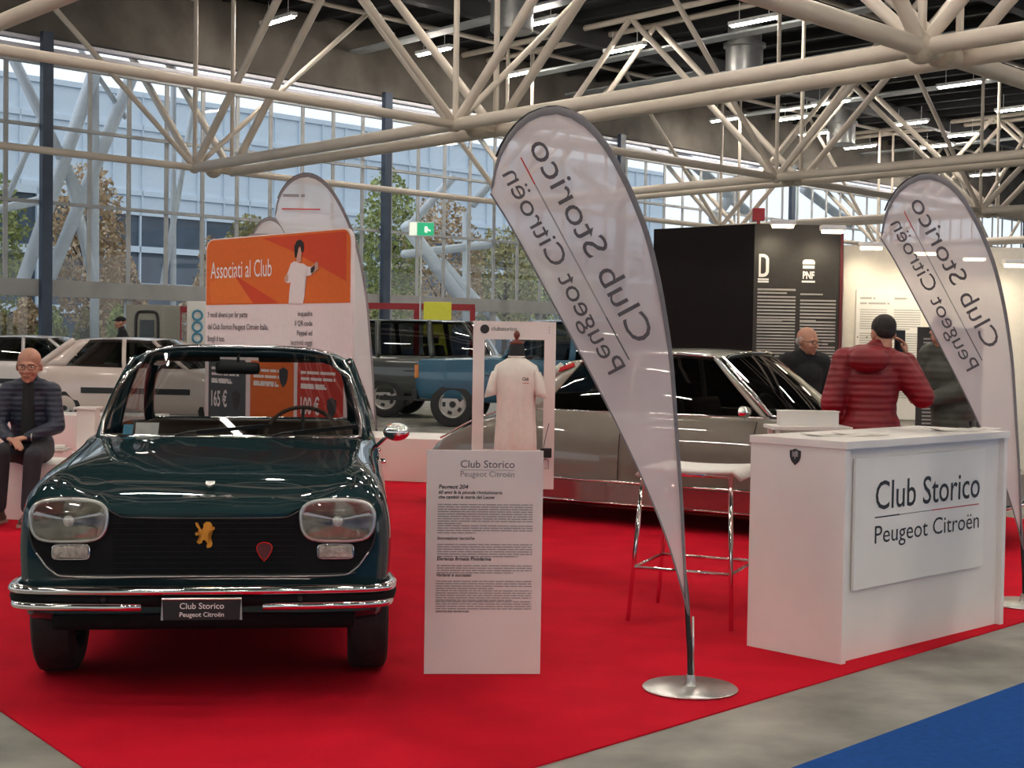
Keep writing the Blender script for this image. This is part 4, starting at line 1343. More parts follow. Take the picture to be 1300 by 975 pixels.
# ------------------------------------------------------------------ feather flags
FO = [(873, 775), (868, 720), (863, 640), (857, 570), (851, 500), (846, 450), (838, 400), (828, 350), (813, 295), (795, 250), (775, 210), (752, 175), (728, 152), (705, 141), (685, 140), (662, 148), (642, 165), (626, 190), (617, 218), (613, 250)]
FL = [(613, 250), (640, 292), (680, 362), (725, 442), (770, 525), (810, 605), (840, 675), (860, 735), (872, 778)]
FS = 1850 / 6.02


def f2(p):
    return V(((p[0] - 876) / FS, (872 - p[1]) / FS, 0))


def feather(label, loc, rotz, sx=1.0, sz=1.0, cloth='flag', printing='both', ink='flagink', name='feather_flag', group='white feather flags', foot=True):
    t = thing(name, label, 'flag', loc, rotz, group)
    outer = [f2(p) for p in FO]
    inner = [f2(p) for p in FL]
    so = poly_smooth(outer, 4)
    si = poly_smooth(inner, 8)
    # resample both edges by height-like parameter
    def resamp(pts, n):
        L = [0]
        for a, b in zip(pts[:-1], pts[1:]): L.append(L[-1] + (b - a).length)
        res = []
        for i in range(n + 1):
            d = L[-1] * i / n
            k = max(0, min(len(pts) - 2, next((q for q in range(len(L) - 1) if L[q + 1] >= d), len(pts) - 2)))
            f = (d - L[k]) / max(1e-6, L[k + 1] - L[k])
            res.append(pts[k].lerp(pts[k + 1], min(1, f)))
        return res
    A = resamp(so, 44)
    B = resamp(si[::-1], 44)
    def to3(p, bulge=0.0):
        return V((p.x * sx, bulge, p.y * sz))
    def bulge(p):
        return 0.012 * math.sin(p.x * 7 + p.y * 3) + 0.008 * math.sin(p.y * 9)
    rows = []
    for a, b in zip(A, B):
        row = []
        for k in range(11):
            p = a.lerp(b, k / 10)
            row.append(to3(p, bulge(p) * math.sin(PI * k / 10)))
        rows.append(row)
    bm = BM(); patch(bm, rows)
    cl = O('cloth', bm, cloth, t, True)
    # sleeve along the curved edge
    rows = []
    for i, a in enumerate(A):
        b = B[i]
        d = (b - a)
        wd = min(0.034, d.length * .9)
        d.normalize()
        rows.append([to3(a, -0.004), to3(a - (d * -.4 * wd), -0.012), to3(a + d * wd, -0.005)])
    bm = BM(); patch(bm, rows)
    O('sleeve', bm, 'sleeve', cl, True)
    bm = BM(); tube(bm, [to3(p, -.003) for p in si], 0.004, 6); O('hem', bm, 'sleeve', cl, True)
    # pole
    pole = [V((0.0, 0.0, 0.02)), V((-.006 * sx, 0, .17 * sz))] + [to3(p + V((-.004, 0, 0)), .008) for p in so[2:-6:2]]
    bm = BM(); tube(bm, pole, [0.011] * 3 + [0.005] * (len(pole) - 3), 8); O('pole', bm, 'black', t, True)
    bm = BM(); tube(bm, [(0.012, 0, .03), (0.006, 0, .30 * sz)], 0.0055, 6); O('pole_sleeve', bm, 'steel', t, True)
    if foot:
        bm = BM(); lathe(bm, [(0, 0), (.195, 0), (.197, .006), (.19, .012), (.03, .016), (.022, .03), (.018, .06), (0, .06)], 48, Matrix.Rotation(PI / 2, 4, 'X') @ Matrix.Diagonal((1, 1, -1, 1)))
        for v in bm.verts: v.co.z = abs(v.co.z)
        O('base_disc', bm, 'steel', t, 40)
    if printing == 'both':
        d3 = V((-.487, 0, .873)); u3 = V((.873, 0, .487))
        z = -0.022
        for s, (px, py), ln, hh in (('Club Storico', (796, 437), 282, .105), ('Peugeot Citroën', (765, 475), 284, .083)):
            o = to3(f2((px, py)), z)
            m4 = Matrix((d3, u3, d3.cross(u3))).transposed().to_4x4(); m4.translation = o
            text('printed_text', s, m4, ln / FS, ink, cl, height=hh)
        for a, b, mt in (((650, 205), (668, 238), 'redline'), ((668, 238), (760, 402), 'inklight'), ((760, 402), (790, 455), 'inkgrey')):
            bm = BM(); p, q = to3(f2(a), z), to3(f2(b), z)
            n = u3 * .003
            bm.faces.new([bm.verts.new(v) for v in (p - n, q - n, q + n, p + n)]); O('printed_line', bm, mt, cl)
    elif printing == 'line':
        bm = BM(); box(bm, to3(f2((690, 230)), -.02) + V((-.05, 0, 0)), (.42, .003, .014)); O('printed_line', bm, 'redline', cl)
        bm = BM(); greek(bm, frame(to3(f2((690, 200)), -.02), (1, 0, 0), (0, 0, 1)), -.25, .15, 0, 1, .06); O('printed_text', bm, 'inklight', cl)
    return t


p = G(876, 877)
feather('tallest white feather flag with mirrored lettering, standing right of the information board', (p.x, p.y, 0.008), R(2))
p = G(1300, 769)
feather('white feather flag with mirrored lettering behind the right end of the counter', (p.x, p.y, 0.008), R(2), 1.0, 1.0)
p = At(480, 560, 16.0)
feather('pale feather flag with a thin red line behind the orange banner', (p.x, p.y, 0.008), R(0), 1.36, 1.35, 'flagfar', 'line')
p = At(398, 560, 19.0)
feather('small grey round flag top peeking over the left part of the orange banner', (p.x, p.y, 0.0), R(0), 1.0, 1.25, 'flagfar', 'line')

# ------------------------------------------------------------------ info board
p0, p1 = G(538, 858), G(685.5, 858)
t = thing('information_board', 'white upright information board with printed paragraphs standing on the red carpet', 'board', ((p0.x + p1.x) / 2, (p0.y + p1.y) / 2, .008), math.atan2(p1.y - p0.y, p1.x - p0.x))
BW = (p1 - p0).length
BH = .958
bm = BM(); box(bm, (0, .01, BH / 2), (BW, .02, BH), 0, .002); O('panel', bm, 'board', t)
bm = BM(); prism(bm, [(0, 0), (.30, 0), (0, .60)], frame((-.01, .02, 0), (0, 1, 0), (0, 0, 1)), .01); O('rear_strut', bm, 'board', t)
bx = lambda x: (x - 612) * BW / 147.0
bz = lambda y: (858 - y) * BH / 286.0
fr = lambda x, y: frame((bx(x), -.0012, bz(y)), (1, 0, 0), (0, 0, 1))
k = BW / 147.0
text('board_title', 'Club Storico', fr(581, 594), 68 * k, 'inkgrey', t, bold=.004)
bm = BM(); box(bm, (bx(615), -.001, bz(597)), (68 * k, .001, .002)); O('board_title_line', bm, 'inklight', t)
text('board_title', 'Peugeot Citroën', fr(581, 605.5), 68 * k, 'inklight', t, bold=.004)
text('board_heading', 'Peugeot 204', fr(554, 621), 37 * k, 'ink', t, bold=.018, shear=.2)
text('board_heading', '60 anni fa la piccola rivoluzionaria', fr(554, 627.5), 80 * k, 'ink', t, bold=.02, shear=.2)
text('board_heading', 'che cambiò la storia del Leone', fr(554, 633.5), 70 * k, 'ink', t, bold=.02, shear=.2)
text('board_heading', 'Innovazioni tecniche', fr(553, 686), 47 * k, 'ink', t, bold=.02, shear=.2)
text('board_heading', 'Eleganza firmata Pininfarina', fr(553, 712.5), 68 * k, 'ink', t, bold=.02, shear=.2)
text('board_heading', 'Varianti e successo', fr(552.5, 733), 44 * k, 'ink', t, bold=.02, shear=.2)
rb_ = random.Random(3)
bm = BM()
lh = 3.0 * k
F0 = frame((0, -.0012, 0), (1, 0, 0), (0, 0, 1))
for x0, y0, n, last in ((553, 640, 9, .25), (553, 667, 4, .4), (553, 691, 6, .85), (553, 718, 4, .8), (552, 738, 4, .6), (552, 750, 5, .8), (552, 764, 5, .35)):
    greek(bm, F0, bx(x0), bx(673), bz(y0) - lh * .6, n, lh, .42, last, True, rb_)
greek(bm, F0, bx(552), bx(594), bz(779), 1, lh, .35, 1, True, rb_)
o = O('printed_paragraphs', bm, 'inklight', t); tag(o, kind='stuff')

# ------------------------------------------------------------------ counter
cx, cy, cth, CL, CD, CH = 1.4932, 6.4834, .7632, 1.480, .5235, 1.0
t = thing('display_counter', 'white exhibition counter with a lettered plate on its front and a shield on its side', 'counter', (cx, cy, .008), cth)
TH = .035
bm = BM(); box(bm, (TH / 2, CD / 2, (CH - TH) / 2), (TH, CD, CH - TH), 0, .002); O('side_panel', bm, 'white', t)
bm = BM(); box(bm, (CL - TH / 2, CD / 2, (CH - TH) / 2), (TH, CD, CH - TH), 0, .002); O('side_panel', bm, 'white', t)
bm = BM(); box(bm, (CL / 2, .045, (CH - TH) / 2), (CL - 2 * TH, .03, CH - TH)); O('front_panel', bm, 'white', t)
bm = BM(); box(bm, (CL / 2, CD / 2, .45), (CL - 2 * TH, CD - .1, .025)); O('shelf', bm, 'white', t)
bm = BM(); box(bm, (CL / 2, CD / 2 - .002, CH - TH / 2), (CL + .012, CD + .012, TH), 0, .003); O('counter_top', bm, 'white', t)
bm = BM(); box(bm, (CL / 2 - .055, .018, .62), (1.17, .014, .60), 0, .002); pl = O('lettered_plate', bm, 'whiteplate', t)
text('plate_text', 'Club Storico', frame((CL / 2 - .475, .0095, .676), (1, 0, 0), (0, 0, 1)), .955, 'ink', pl, height=.137, bold=.004)
text('plate_text', 'Peugeot Citroën', frame((CL / 2 - .475, .0095, .520), (1, 0, 0), (0, 0, 1)), .955, 'ink', pl, height=.085, bold=.0)
bm = BM(); box(bm, (CL / 2 - .37, .0105, .640), (.21, .001, .006)); O('plate_line', bm, 'ink', pl)
bm = BM(); box(bm, (CL / 2 - .12, .0105, .640), (.29, .001, .004)); O('plate_line', bm, 'inklight', pl)
bm = BM(); box(bm, (CL / 2 + .25, .0105, .640), (.45, .001, .005)); O('plate_line', bm, 'redline', pl)
Ms = frame((-.001, CD * .515, .915), (0, -1, 0), (0, 0, 1))
SHC = [(-.5, .42), (-.28, .46), (0, .56), (.28, .46), (.5, .42), (.48, .0), (.34, -.32), (0, -.6), (-.34, -.32), (-.48, .0)]
bm = BM(); prism(bm, [(x * .062, z * .066) for x, z in SHC], Ms, .002); sh = O('shield_emblem', bm, 'ink', t)
bm = BM(); prism(bm, [(x * .04, z * .05 + .004) for x, z in [(-.4, .45), (-.1, .30), (.1, .5), (.4, .35), (.25, .1), (.4, -.1), (.1, -.05), (0, -.35), (-.15, -.05), (-.4, -.1), (-.2, .15)]], Ms @ Matrix.Translation((0, 0, .0022)), .001); O('shield_mark', bm, 'inklight', sh)


def cpt(u, v, z):   # point on the counter, local
    c, s = math.cos(cth), math.sin(cth)
    return V((cx + u * c - v * s, cy + u * s + v * c, z))


ZT = CH + .008
def sheet(label, px, py, w_, d_, rz, m='paper', n=1, fold=.006):
    q = G(px, py, ZT)
    bm = BM()
    rows = []
    for i in range(7):
        rows.append([(w_ * (j / 6 - .5), d_ * (i / 6 - .5), .0015 + fold * (abs(j / 6 - .5) * 2) ** 3) for j in range(7)])
    patch(bm, rows)
    o = O('leaflet', bm, m, None, True)
    md = o.modifiers.new('s', 'SOLIDIFY'); md.thickness = .0012 * n; md.offset = 1; bake(o)
    o.location = (q.x, q.y, ZT + .0005); o.rotation_euler = (0, 0, cth + rz)
    tag(o, label, 'leaflet')


sheet('grey leaflet lying at the near left corner of the counter top', 1062, 553, .30, .15, R(-28), 'paper', 2)
sheet('second leaflet overlapping behind the near left one', 1092, 552, .24, .15, R(-40), 'paper', 1)
sheet('leaflet lying near the right end of the counter top', 1212, 547, .28, .14, R(-35), 'paper', 2, .014)
sheet('pale sheet at the far right corner of the counter top', 1245, 545, .20, .12, R(-10), 'whiteplate', 1)
q = At(1025, 544, 7.75)
bm = BM(); box(bm, (0, 0, 0), (.31, .10, .075), 0, .003); box(bm, (0, 0, .0385), (.318, .108, .006))
box(bm, (.155, 0, 0), (.002, .05, .02))
o = O('white_box', bm, 'whiteplate'); o.location = (q.x, q.y, 1.045); tag(o, 'low white box behind the left corner of the counter', 'box'); o.rotation_euler = (0, 0, R(3))
bm = BM(); box(bm, (0, 0, 0), (.42, .25, .02), 0, .004)
for x in (-.18, .18):
    for y in (-.09, .09): box(bm, (x, y, -.493), (.02, .02, .97))
o = O('side_shelf', bm, 'white'); o.location = (q.x, q.y, 1.045 - .0375 - .01); tag(o, 'narrow white shelf stand carrying the white box behind the counter', 'shelf')
o.rotation_euler = (0, 0, R(3))

# ------------------------------------------------------------------ bar stool
s1, s2, s3 = G(928, 803), G(797, 790), G(835, 767)
c = V(((s1.x + s3.x) / 2, (s1.y + s3.y) / 2, 0))
s4 = c * 2 - s2
t = thing('bar_stool', 'chrome framed bar stool with a thin white curved seat left of the counter', 'stool', (c.x, c.y, .008))
feet = [s1 - c, s2 - c, s3 - c, s4 - c]
seatc = G(903, 606, .78) - c; seatc.z = 0
tops = []
for f in feet:
    d = f.normalized()
tp = {0: G(918, 612, .76) - c, 1: G(838, 612, .76) - c}
tops = [V((f.x * .86 + .02, f.y * .72, .76)) for f in feet]
for f, tp_ in zip(feet, tops):
    bm = BM(); tube(bm, [f, tp_], .0115, 10); O('leg', bm, 'chrome', t, True)
ring = [f.lerp(tp_, .36) for f, tp_ in zip(feet, tops)]
for a, b in ((0, 1), (1, 2), (2, 3), (3, 0)):
    pa = feet[a].lerp(tops[a], .36); pb = feet[b].lerp(tops[b], .36)
    bm = BM(); tube(bm, [pa, pb], .009, 8); O('foot_rail', bm, 'chrome', t, True)
bm = BM(); tube(bm, tops, .0115, 8, True); O('seat_frame', bm, 'chrome', t, True)
cxs = sum(p.x for p in tops) / 4; cys = sum(p.y for p in tops) / 4
e = (tops[0] - tops[1]); ang = math.atan2(e.y, e.x)
dp = (tops[1] - tops[2]).length / 2 + .03
hw = e.length / 2 + .05
rows = []
for i in range(13):
    u = -1 + 2 * i / 12
    zz = .785 + .012 * u * u - (.045 * max(0, abs(u) - .9) / .1)
    rows.append([Matrix.Translation((cxs, cys, 0)) @ Matrix.Rotation(ang, 4, 'Z') @ V((u * hw, v * dp, zz)) for v in (-1, -.6, -.2, .2, .6, 1)])
bm = BM(); patch(bm, rows); o = O('seat', bm, 'whiteplate', t, True)
md = o.modifiers.new('s', 'SOLIDIFY'); md.thickness = .018; bake(o)

# ------------------------------------------------------------------ T-shirt bust and its frame
YB = 10.7
pm = At(655, 500, YB)
bm = BM(); box(bm, (0, 0, .16), (.62, .46, .32), 0, .006)
pc_ = At(625, 600, YB + .05)
o = O('plinth', bm, 'white'); o.location = (pc_.x + .01, pc_.y, .008); tag(o, 'low white plinth under the T-shirt bust, behind the information board', 'plinth')
zpl = .326
t = thing('photo_frame', 'white cardboard photo frame standing behind the T-shirt bust', 'frame', (0, YB + .16, 0))
fl, fr_ = At(601, 415, YB + .16), At(700, 415, YB + .16)
ft_, fb_ = At(650, 408, YB + .16).z, At(690, 622, YB + .16).z
fb_ = max(fb_, .30)
x0, x1 = fl.x, fr_.x + .035
zb2 = zpl
bm = BM()
bars = [((x0, ft_), (x1, ft_ - .135)), ((x0, ft_ - .135), (x0 + .085, .62)), ((x1 - .085, ft_ - .135), (x1, .62)), ((x0, .62), (x1, zb2))]
for (a, b), (c_, d_) in bars:
    box(bm, ((a + c_) / 2, 0, (b + d_) / 2), (abs(c_ - a), .012, abs(b - d_)))
O('cardboard', bm, 'board', t)
bm = BM(); lathe(bm, [(0, -.001), (.034, -.001), (.034, .001)], 20, Matrix.Translation((x0 + .085, -.008, ft_ - .06))); o = O('printed_badge', bm, 'ink', t)
text('printed_text', 'clubstorico', frame((x0 + .135, -.0075, ft_ - .07), (1, 0, 0), (0, 0, 1)), .19, 'ink', t, bold=.01)
bm = BM()
for k in range(3): box(bm, (x1 - .05, -.008, ft_ - .04 - k * .02), (.008, .002, .008))
O('printed_dots', bm, 'inklight', t)
bm = BM(); tube(bm, [(x1 - .08, -.008, .48), (x1 - .04, -.008, .48), (x1 - .04, -.008, .54), (x1 - .06, -.008, .555), (x1 - .08, -.008, .54)], .003, 4, True); O('printed_bookmark', bm, 'inklight', t)

t = thing('tailor_bust', 'black tailor bust with a dark wooden neck cap on the low plinth', 'mannequin', (pm.x, YB - .02, zpl))
zN = At(655, 452, YB).z - zpl      # collar height
zH = At(655, 572, YB).z - zpl      # shirt hem
def ring_e(z, a, b, cx_=0, cy_=0, n=28, e=2.2):
    return [V((x, y, z)) for x, y in superellipse(a, b, e, n, cx_, cy_)]
bm = BM()
loft(bm, [ring_e(zH - .02, .11, .09), ring_e(zH + .12, .12, .095), ring_e(zH + .3, .10, .08), ring_e(zN - .22, .125, .095), ring_e(zN - .10, .13, .08), ring_e(zN - .05, .08, .06), ring_e(zN, .062, .06), ring_e(zN + .085, .052, .052), ring_e(zN + .09, .048, .048)])
O('bust', bm, 'bust', t, True)
bm = BM(); lathe(bm, [(.052, zN + .09), (.056, zN + .10), (.045, zN + .108), (.012, zN + .115), (.014, zN + .13), (.024, zN + .15), (.022, zN + .17), (.010, zN + .185), (0, zN + .188)], 20, Matrix.Rotation(PI / 2, 4, 'X') @ Matrix.Diagonal((1, 1, -1, 1)))
for v in bm.verts:
    v.co.z = abs(v.co.z)
O('neck_cap', bm, 'wood', t, True)
bm = BM(); tube(bm, [(0, 0, .02), (0, 0, zH)], .015, 10); O('stand_pole', bm, 'chrome', t, True)
bm = BM(); lathe(bm, [(0, .002), (.14, .002), (.14, .012), (.02, .03), (0, .03)], 28, Matrix.Rotation(-PI / 2, 4, 'X'))
for v in bm.verts: v.co.z = abs(v.co.z)
O('stand_base', bm, 'black', t, 40)

# the T-shirt: one draped surface, with sleeves
ts = thing('t_shirt', 'white cotton T-shirt with a small chest print worn by the tailor bust', 't-shirt', (pm.x, YB - .02, zpl))
bm = BM()
NR = 72
def shirt_ring(z, a, b, amp, ph=0, cx_=0.0):
    out = []
    for k in range(NR):
        th = 2 * PI * k / NR
        f = 1 + 1.7 * amp * (math.sin(9 * th + ph) + .5 * math.sin(14 * th + 1.3 + ph))
        c_, s_ = math.cos(th), math.sin(th)
        out.append(V((cx_ + a * f * math.copysign(abs(c_) ** .85, c_), b * f * math.copysign(abs(s_) ** .9, s_), z)))
    return out
zt = zN
rings = [shirt_ring(zH, .178, .125, .055, .4), shirt_ring(zH + .01, .182, .128, .055, .4), shirt_ring(zH + .10, .180, .128, .05, .35), shirt_ring(zH + .22, .172, .122, .045, .3), shirt_ring(zH + .36, .172, .122, .03, .2),
         shirt_ring(zt - .26, .182, .128, .018), shirt_ring(zt - .16, .200, .125, .008), shirt_ring(zt - .10, .205, .112, .004), shirt_ring(zt - .070, .190, .095, 0), shirt_ring(zt - .045, .140, .082, 0), shirt_ring(zt - .024, .095, .072, 0), shirt_ring(zt - .012, .076, .066, 0), shirt_ring(zt - .004, .073, .064, 0)]
loft(bm, rings, True, False)
for s in (-1, 1):
    ax = V((s * .62, -.06, -1)).normalized()
    base = V((s * .158, 0, zt - .105))
    rr = []
    for k, (d, ra) in enumerate(((0, .060), (.04, .078), (.10, .084), (.16, .088), (.205, .092), (.206, .086))):
        cc = base + V((s * (.03 + d * .22), -.01, -d * .92))
        side = V((1, 0, .25 * s)).normalized()
        ring = []
        for q in range(20):
            th = 2 * PI * q / 20
            f = 1 + .05 * math.sin(5 * th + k)
            ring.append(cc + V((math.cos(th) * ra * .62 * f, math.sin(th) * ra * 1.05 * f, -math.cos(th) * s * .012)))
        rr.append(ring)
    loft(bm, rr, True, False)
sho = O('cotton', bm, 'shirt', ts, True)
md = sho.modifiers.new('s', 'SOLIDIFY'); md.thickness = .004; md.offset = 0; bake(sho)
bm = BM(); tube(bm, shirt_ring(zt - .004, .075, .066, 0), .006, 6, True); O('collar', bm, 'shirt', ts, True)
text('chest_print', 'Club', frame((.065, -.128, zt - .175), (1, .25, 0), (0, 0, 1)), .062, 'inkgrey', ts, bold=.03)
bm = BM(); box(bm, (.097, -.124, zt - .195), (.06, .002, .004), R(14)); O('chest_print_line', bm, 'redline', ts)
ts.rotation_euler = (0, 0, R(-4)); ts.scale = (.79, .9, 1)
q = At(693, 575, YB + .10)
bm = BM(); box(bm, (0, 0, 0), (.085, .03, .07), 0, .006); tube(bm, [(-.02, 0, .03), (0, 0, .14), (.02, 0, .22)], .003, 6)
o = O('card_reader', bm, 'black'); o.location = (q.x, q.y - .0, q.z); tag(o, 'small black box with a cord hanging at the right side of the photo frame', 'box')

# ------------------------------------------------------------------ seating blocks
def block(label, c, s, rz, name='seat_block'):
    bm = BM(); box(bm, (0, 0, s[2] / 2), s, 0, .012)
    o = O(name, bm, 'bench', None, 35); o.location = (c[0], c[1], .008); o.rotation_euler = (0, 0, rz)
    tag(o, label, 'bench')
    return o


qa = G(470, 600); qb = G(553, 615)
block('long white seating block to the right behind the teal saloon', (-1.95, 15.2), (2.9, .95, .43), R(-14))
q = At(523, 545, 15.3)
bm = BM(); box(bm, (0, 0, 0), (.85, .25, .03), 0, .006)
for x in (-.35, .35): box(bm, (x, 0, -.03), (.04, .2, .035))
o = O('low_tray', bm, 'bench'); o.location = (-2.0, 15.3, .495); tag(o, 'low pale tray lying on the long white seating block', 'tray')
block('white seating block under the seated man', (-3.52, 11.35), (1.5, .62, .43), R(-6))
block('white block behind the left shoulder of the seated man', (-4.6, 14.6), (2.2, .6, .62), R(0), 'seat_block')
block('low white seating block between the seated man and the teal saloon', (-3.10, 12.55), (1.3, .6, .40), R(20))
q = At(112, 532, 12.5)
bm = BM(); box(bm, (0, 0, .2), (.16, .16, .36), 0, .01); box(bm, (0, 0, .39), (.20, .20, .02), 0, .005); o = O('small_pedestal', bm, 'bench'); o.location = (q.x, q.y, .405); tag(o, 'small pale pedestal standing on the block left of the saloon pillar', 'pedestal')
for k, (dx, dz, rz) in enumerate(((-.35, .0, 8), (-.33, .022, -6), (-.36, .044, 12))):
    bm = BM(); box(bm, (0, 0, .01), (.34, .22, .018), 0, .002)
    o = O('brochure_stack', bm, 'paper' if k % 2 else 'whiteplate'); o.location = (q.x + dx, q.y - .05, .409 + dz); o.rotation_euler = (0, 0, R(rz))
    tag(o, 'pile of pale brochures on the block beside the seated man, ' + ['bottom layer', 'middle layer', 'top layer'][k], 'brochures')

# ------------------------------------------------------------------ orange banner
ra = At(447, 290, 12.3); la = At(262, 305, 14.2)
dv = (ra - la); dv.z = 0
BWd = dv.length; bang = math.atan2(dv.y, dv.x)
BHt = (ra.z + la.z) / 2
t = thing('club_banner', 'tall orange and white fabric banner with a woman printed on it behind the teal saloon', 'banner', (la.x, la.y, 0.008), bang)
def rr(x0, z0, x1, z1, r, corners=(1, 1, 1, 1), n=6):
    pts = []
    for i, (cx_, cz_, a0) in enumerate(((x1 - r, z1 - r, 0), (x0 + r, z1 - r, 90), (x0 + r, z0 + r, 180), (x1 - r, z0 + r, 270))):
        if corners[i]:
            for k in range(n + 1):
                a = R(a0 + 90 * k / n); pts.append((cx_ + r * math.cos(a), cz_ + r * math.sin(a)))
        else:
            pts.append(((x1, x0, x0, x1)[i], (z1, z1, z0, z0)[i]))
    return pts
Fb = frame((0, 0, 0), (1, 0, 0), (0, 0, 1))
bm = BM(); prism(bm, rr(0, .03, BWd, BHt, .12), Fb, -.035)
for v in bm.verts: pass
O('fabric_wall', bm, 'bannerwhite', t, 40)
Fp = lambda y: frame((0, y, 0), (1, 0, 0), (0, 0, 1))
h0 = BHt - (386 - 297) / (BHt and 1) * 0 - .0
# pixel rows at the left edge -> heights
sL = 1850 / 14.2
zo = la.z - (388 - 305) / sL           # bottom of the orange field
bm = BM(); prism(bm, rr(.015, zo, BWd - .015, BHt - .012, .11, (1, 1, 0, 0)), Fp(-.0), .003); og = O('orange_field', bm, 'orange', t)
bm = BM(); prism(bm, [(BWd * .42, BHt - .03), (BWd * .97, BHt - .03), (BWd * .97, BHt - .45), (BWd * .62, BHt - .16)], Fp(-.004), .001); O('orange_shade', bm, 'orangered', og)
bm = BM(); prism(bm, [(BWd * .22, zo + .28), (BWd * .52, zo + .01), (BWd * .05, zo + .01), (BWd * .03, zo + .22)], Fp(-.004), .001); O('orange_shade', bm, 'orangelt', og)
bm = BM(); prism(bm, [(BWd * .22, zo + .28), (BWd * .54, zo + .01), (BWd * .36, zo + .01)], Fp(-.0052), .001); O('orange_shade', bm, 'orangered', og)
Hh = BHt - zo
text('banner_title', 'Associati al Club', frame((BWd * .04, -.006, zo + Hh * .40), (1, 0, 0), (0, 0, 1)), BWd * .45, 'inkwhite', t, height=.165)
ln = lambda z: frame((BWd * .02, -.006, z), (1, 0, 0), (0, 0, 1))
text('banner_text', '3 modi diversi per far parte', ln(zo - .12), BWd * .30, 'inkgrey', t, height=.055, bold=.012)
text('banner_text', 'del Club Storico Peugeot Citroën Italia.', ln(zo - .235), BWd * .45, 'inkgrey', t, height=.055, bold=.012)
text('banner_text', 'Scegli il tuo.', ln(zo - .35), BWd * .135, 'inkgrey', t, height=.055, bold=.012)
for k, (s, w_) in enumerate((('inquadra', .095), ('il QR code', .115), ('Paypal ed', .10), ('iscriviti oggi', .14))):
    text('banner_text', s, frame((BWd * .765, -.006, zo - .11 - k * .085), (1, 0, 0), (0, 0, 1)), BWd * w_, 'inkgrey', t, height=.045, bold=.012, align='r')
# printed woman (flat figure on the fabric)
wx, wz, ws = BWd * .66, zo, Hh
def wp(pts): return [(wx + (x - 850) / 400 * .78, wz + (655 - y) / 590 * ws * 1.02) for x, y in pts]
bm = BM(); prism(bm, wp([(785, 655), (790, 560), (800, 480), (780, 488), (752, 480), (750, 440), (775, 400), (800, 330), (830, 312), (870, 330), (905, 335), (940, 360), (975, 365), (985, 400), (970, 432), (920, 438), (915, 520), (918, 600), (905, 655)]), Fp(-.0065), .001); wm = O('printed_woman', bm, 'bannerwhite', t)
bm = BM(); prism(bm, wp([(835, 215), (880, 205), (892, 250), (885, 285), (888, 315), (862, 330), (845, 315), (850, 290), (838, 270)]), Fp(-.008), .001)
prism(bm, wp([(975, 360), (1000, 345), (1012, 325), (1028, 335), (1030, 385), (1005, 405), (985, 420), (970, 405)]), Fp(-.008), .001)
prism(bm, wp([(748, 440), (768, 410), (782, 425), (780, 465), (760, 485), (748, 470)]), Fp(-.008), .001); O('printed_face_and_hands', bm, 'skinprint', wm)
bm = BM(); prism(bm, wp([(832, 245), (830, 190), (850, 150), (880, 140), (905, 165), (912, 210), (905, 245), (890, 240), (885, 200), (860, 190), (845, 215), (842, 260), (850, 285), (838, 285)]), Fp(-.0095), .001)
O('printed_hair', bm, 'hairdark', wm)
bm = BM(); prism(bm, wp([(970, 375), (1000, 350), (1003, 385), (985, 415), (970, 410)]), Fp(-.0095), .001); O('printed_phone', bm, 'hairdark', wm)
# lower coloured cards
for x0, x1, m_, ttl, pr_ in ((.03, .31, 'bannergrey', 'Socio', '165 €'), (.345, .645, 'orange', 'Sostenitore', ''), (.67, .96, 'bannerred', 'Ordinario', '100 €')):
    z1, z0 = zo - .52, .45
    bm = BM(); prism(bm, rr(BWd * x0, z0, BWd * x1, z1, .03), Fp(-.0), .003); cd = O('coloured_card', bm, m_, t)
    bm = BM(); rq = random.Random(int(x0 * 100) + 5)
    greek(bm, Fp(-.0045), BWd * x0 + .06, BWd * x1 - .12, z1 - .10, 3, .055, .45, .7, True, rq)
    greek(bm, Fp(-.0045), BWd * x0 + .06, BWd * x1 - .06, z1 - .23, 1, .045, .45, .7, True, rq)
    greek(bm, Fp(-.0045), BWd * x0 + .06, BWd * x1 - .06, z1 - .60, 8, .06, .45, .5, True, rq)
    O('card_text', bm, 'inkwhite', cd)
    if pr_:
        text('card_price', pr_, frame((BWd * x0 + .06, -.005, z1 - .45), (1, 0, 0), (0, 0, 1)), .30, 'inkwhite', cd, height=.15, bold=.02)
    bm = BM(); prism(bm, [(BWd * x1 - .17 + x * .15, z1 - (.14 if not pr_ else .38) + z * .16) for x, z in SHC], Fp(-.004), .001); O('card_shield', bm, 'ink', cd)
bm = BM(); box(bm, (BWd / 2, .05, .018), (BWd * .9, .34, .02), 0, .004); O('banner_foot', bm, 'steel', t)

# ------------------------------------------------------------------ stand walls at the right
YW = 14.6
c0 = At(956, 400, YW); cl = At(828, 400, 15.5); c1_ = At(1069, 400, YW + .05)
ztop = At(956, 284, YW).z
def wallp(name, label, a, b, z1, m, th=.10, z0=0.0, cat='wall'):
    d = (b - a); d.z = 0; L = d.length; an = math.atan2(d.y, d.x)
    t = thing(name, label, cat, (a.x, a.y, 0), an)
    bm = BM(); box(bm, (L / 2, th / 2, (z1 + z0) / 2), (L, th, z1 - z0), 0, .003); O('panel', bm, m, t)
    return t, L
wallp('stand_wall', 'plain black exhibition wall panel behind the long grey saloon', cl, c0, ztop, 'boothblack')
t, L = wallp('stand_wall', 'black exhibition wall with two columns of white printed text', c0, c1_, ztop, 'boothdark')
sp = 1850 / YW
lx = lambda px: (px - 956) / sp
lz = lambda py: ztop - (py - 285) / sp
bm = BM(); box(bm, (L - .018, -.006, ztop / 2), (.03, .012, ztop)); O('edge_strip', bm, 'boothtrim', t)
rq = random.Random(9)
bm = BM()
Fw = frame((0, -.004, 0), (1, 0, 0), (0, 0, 1))
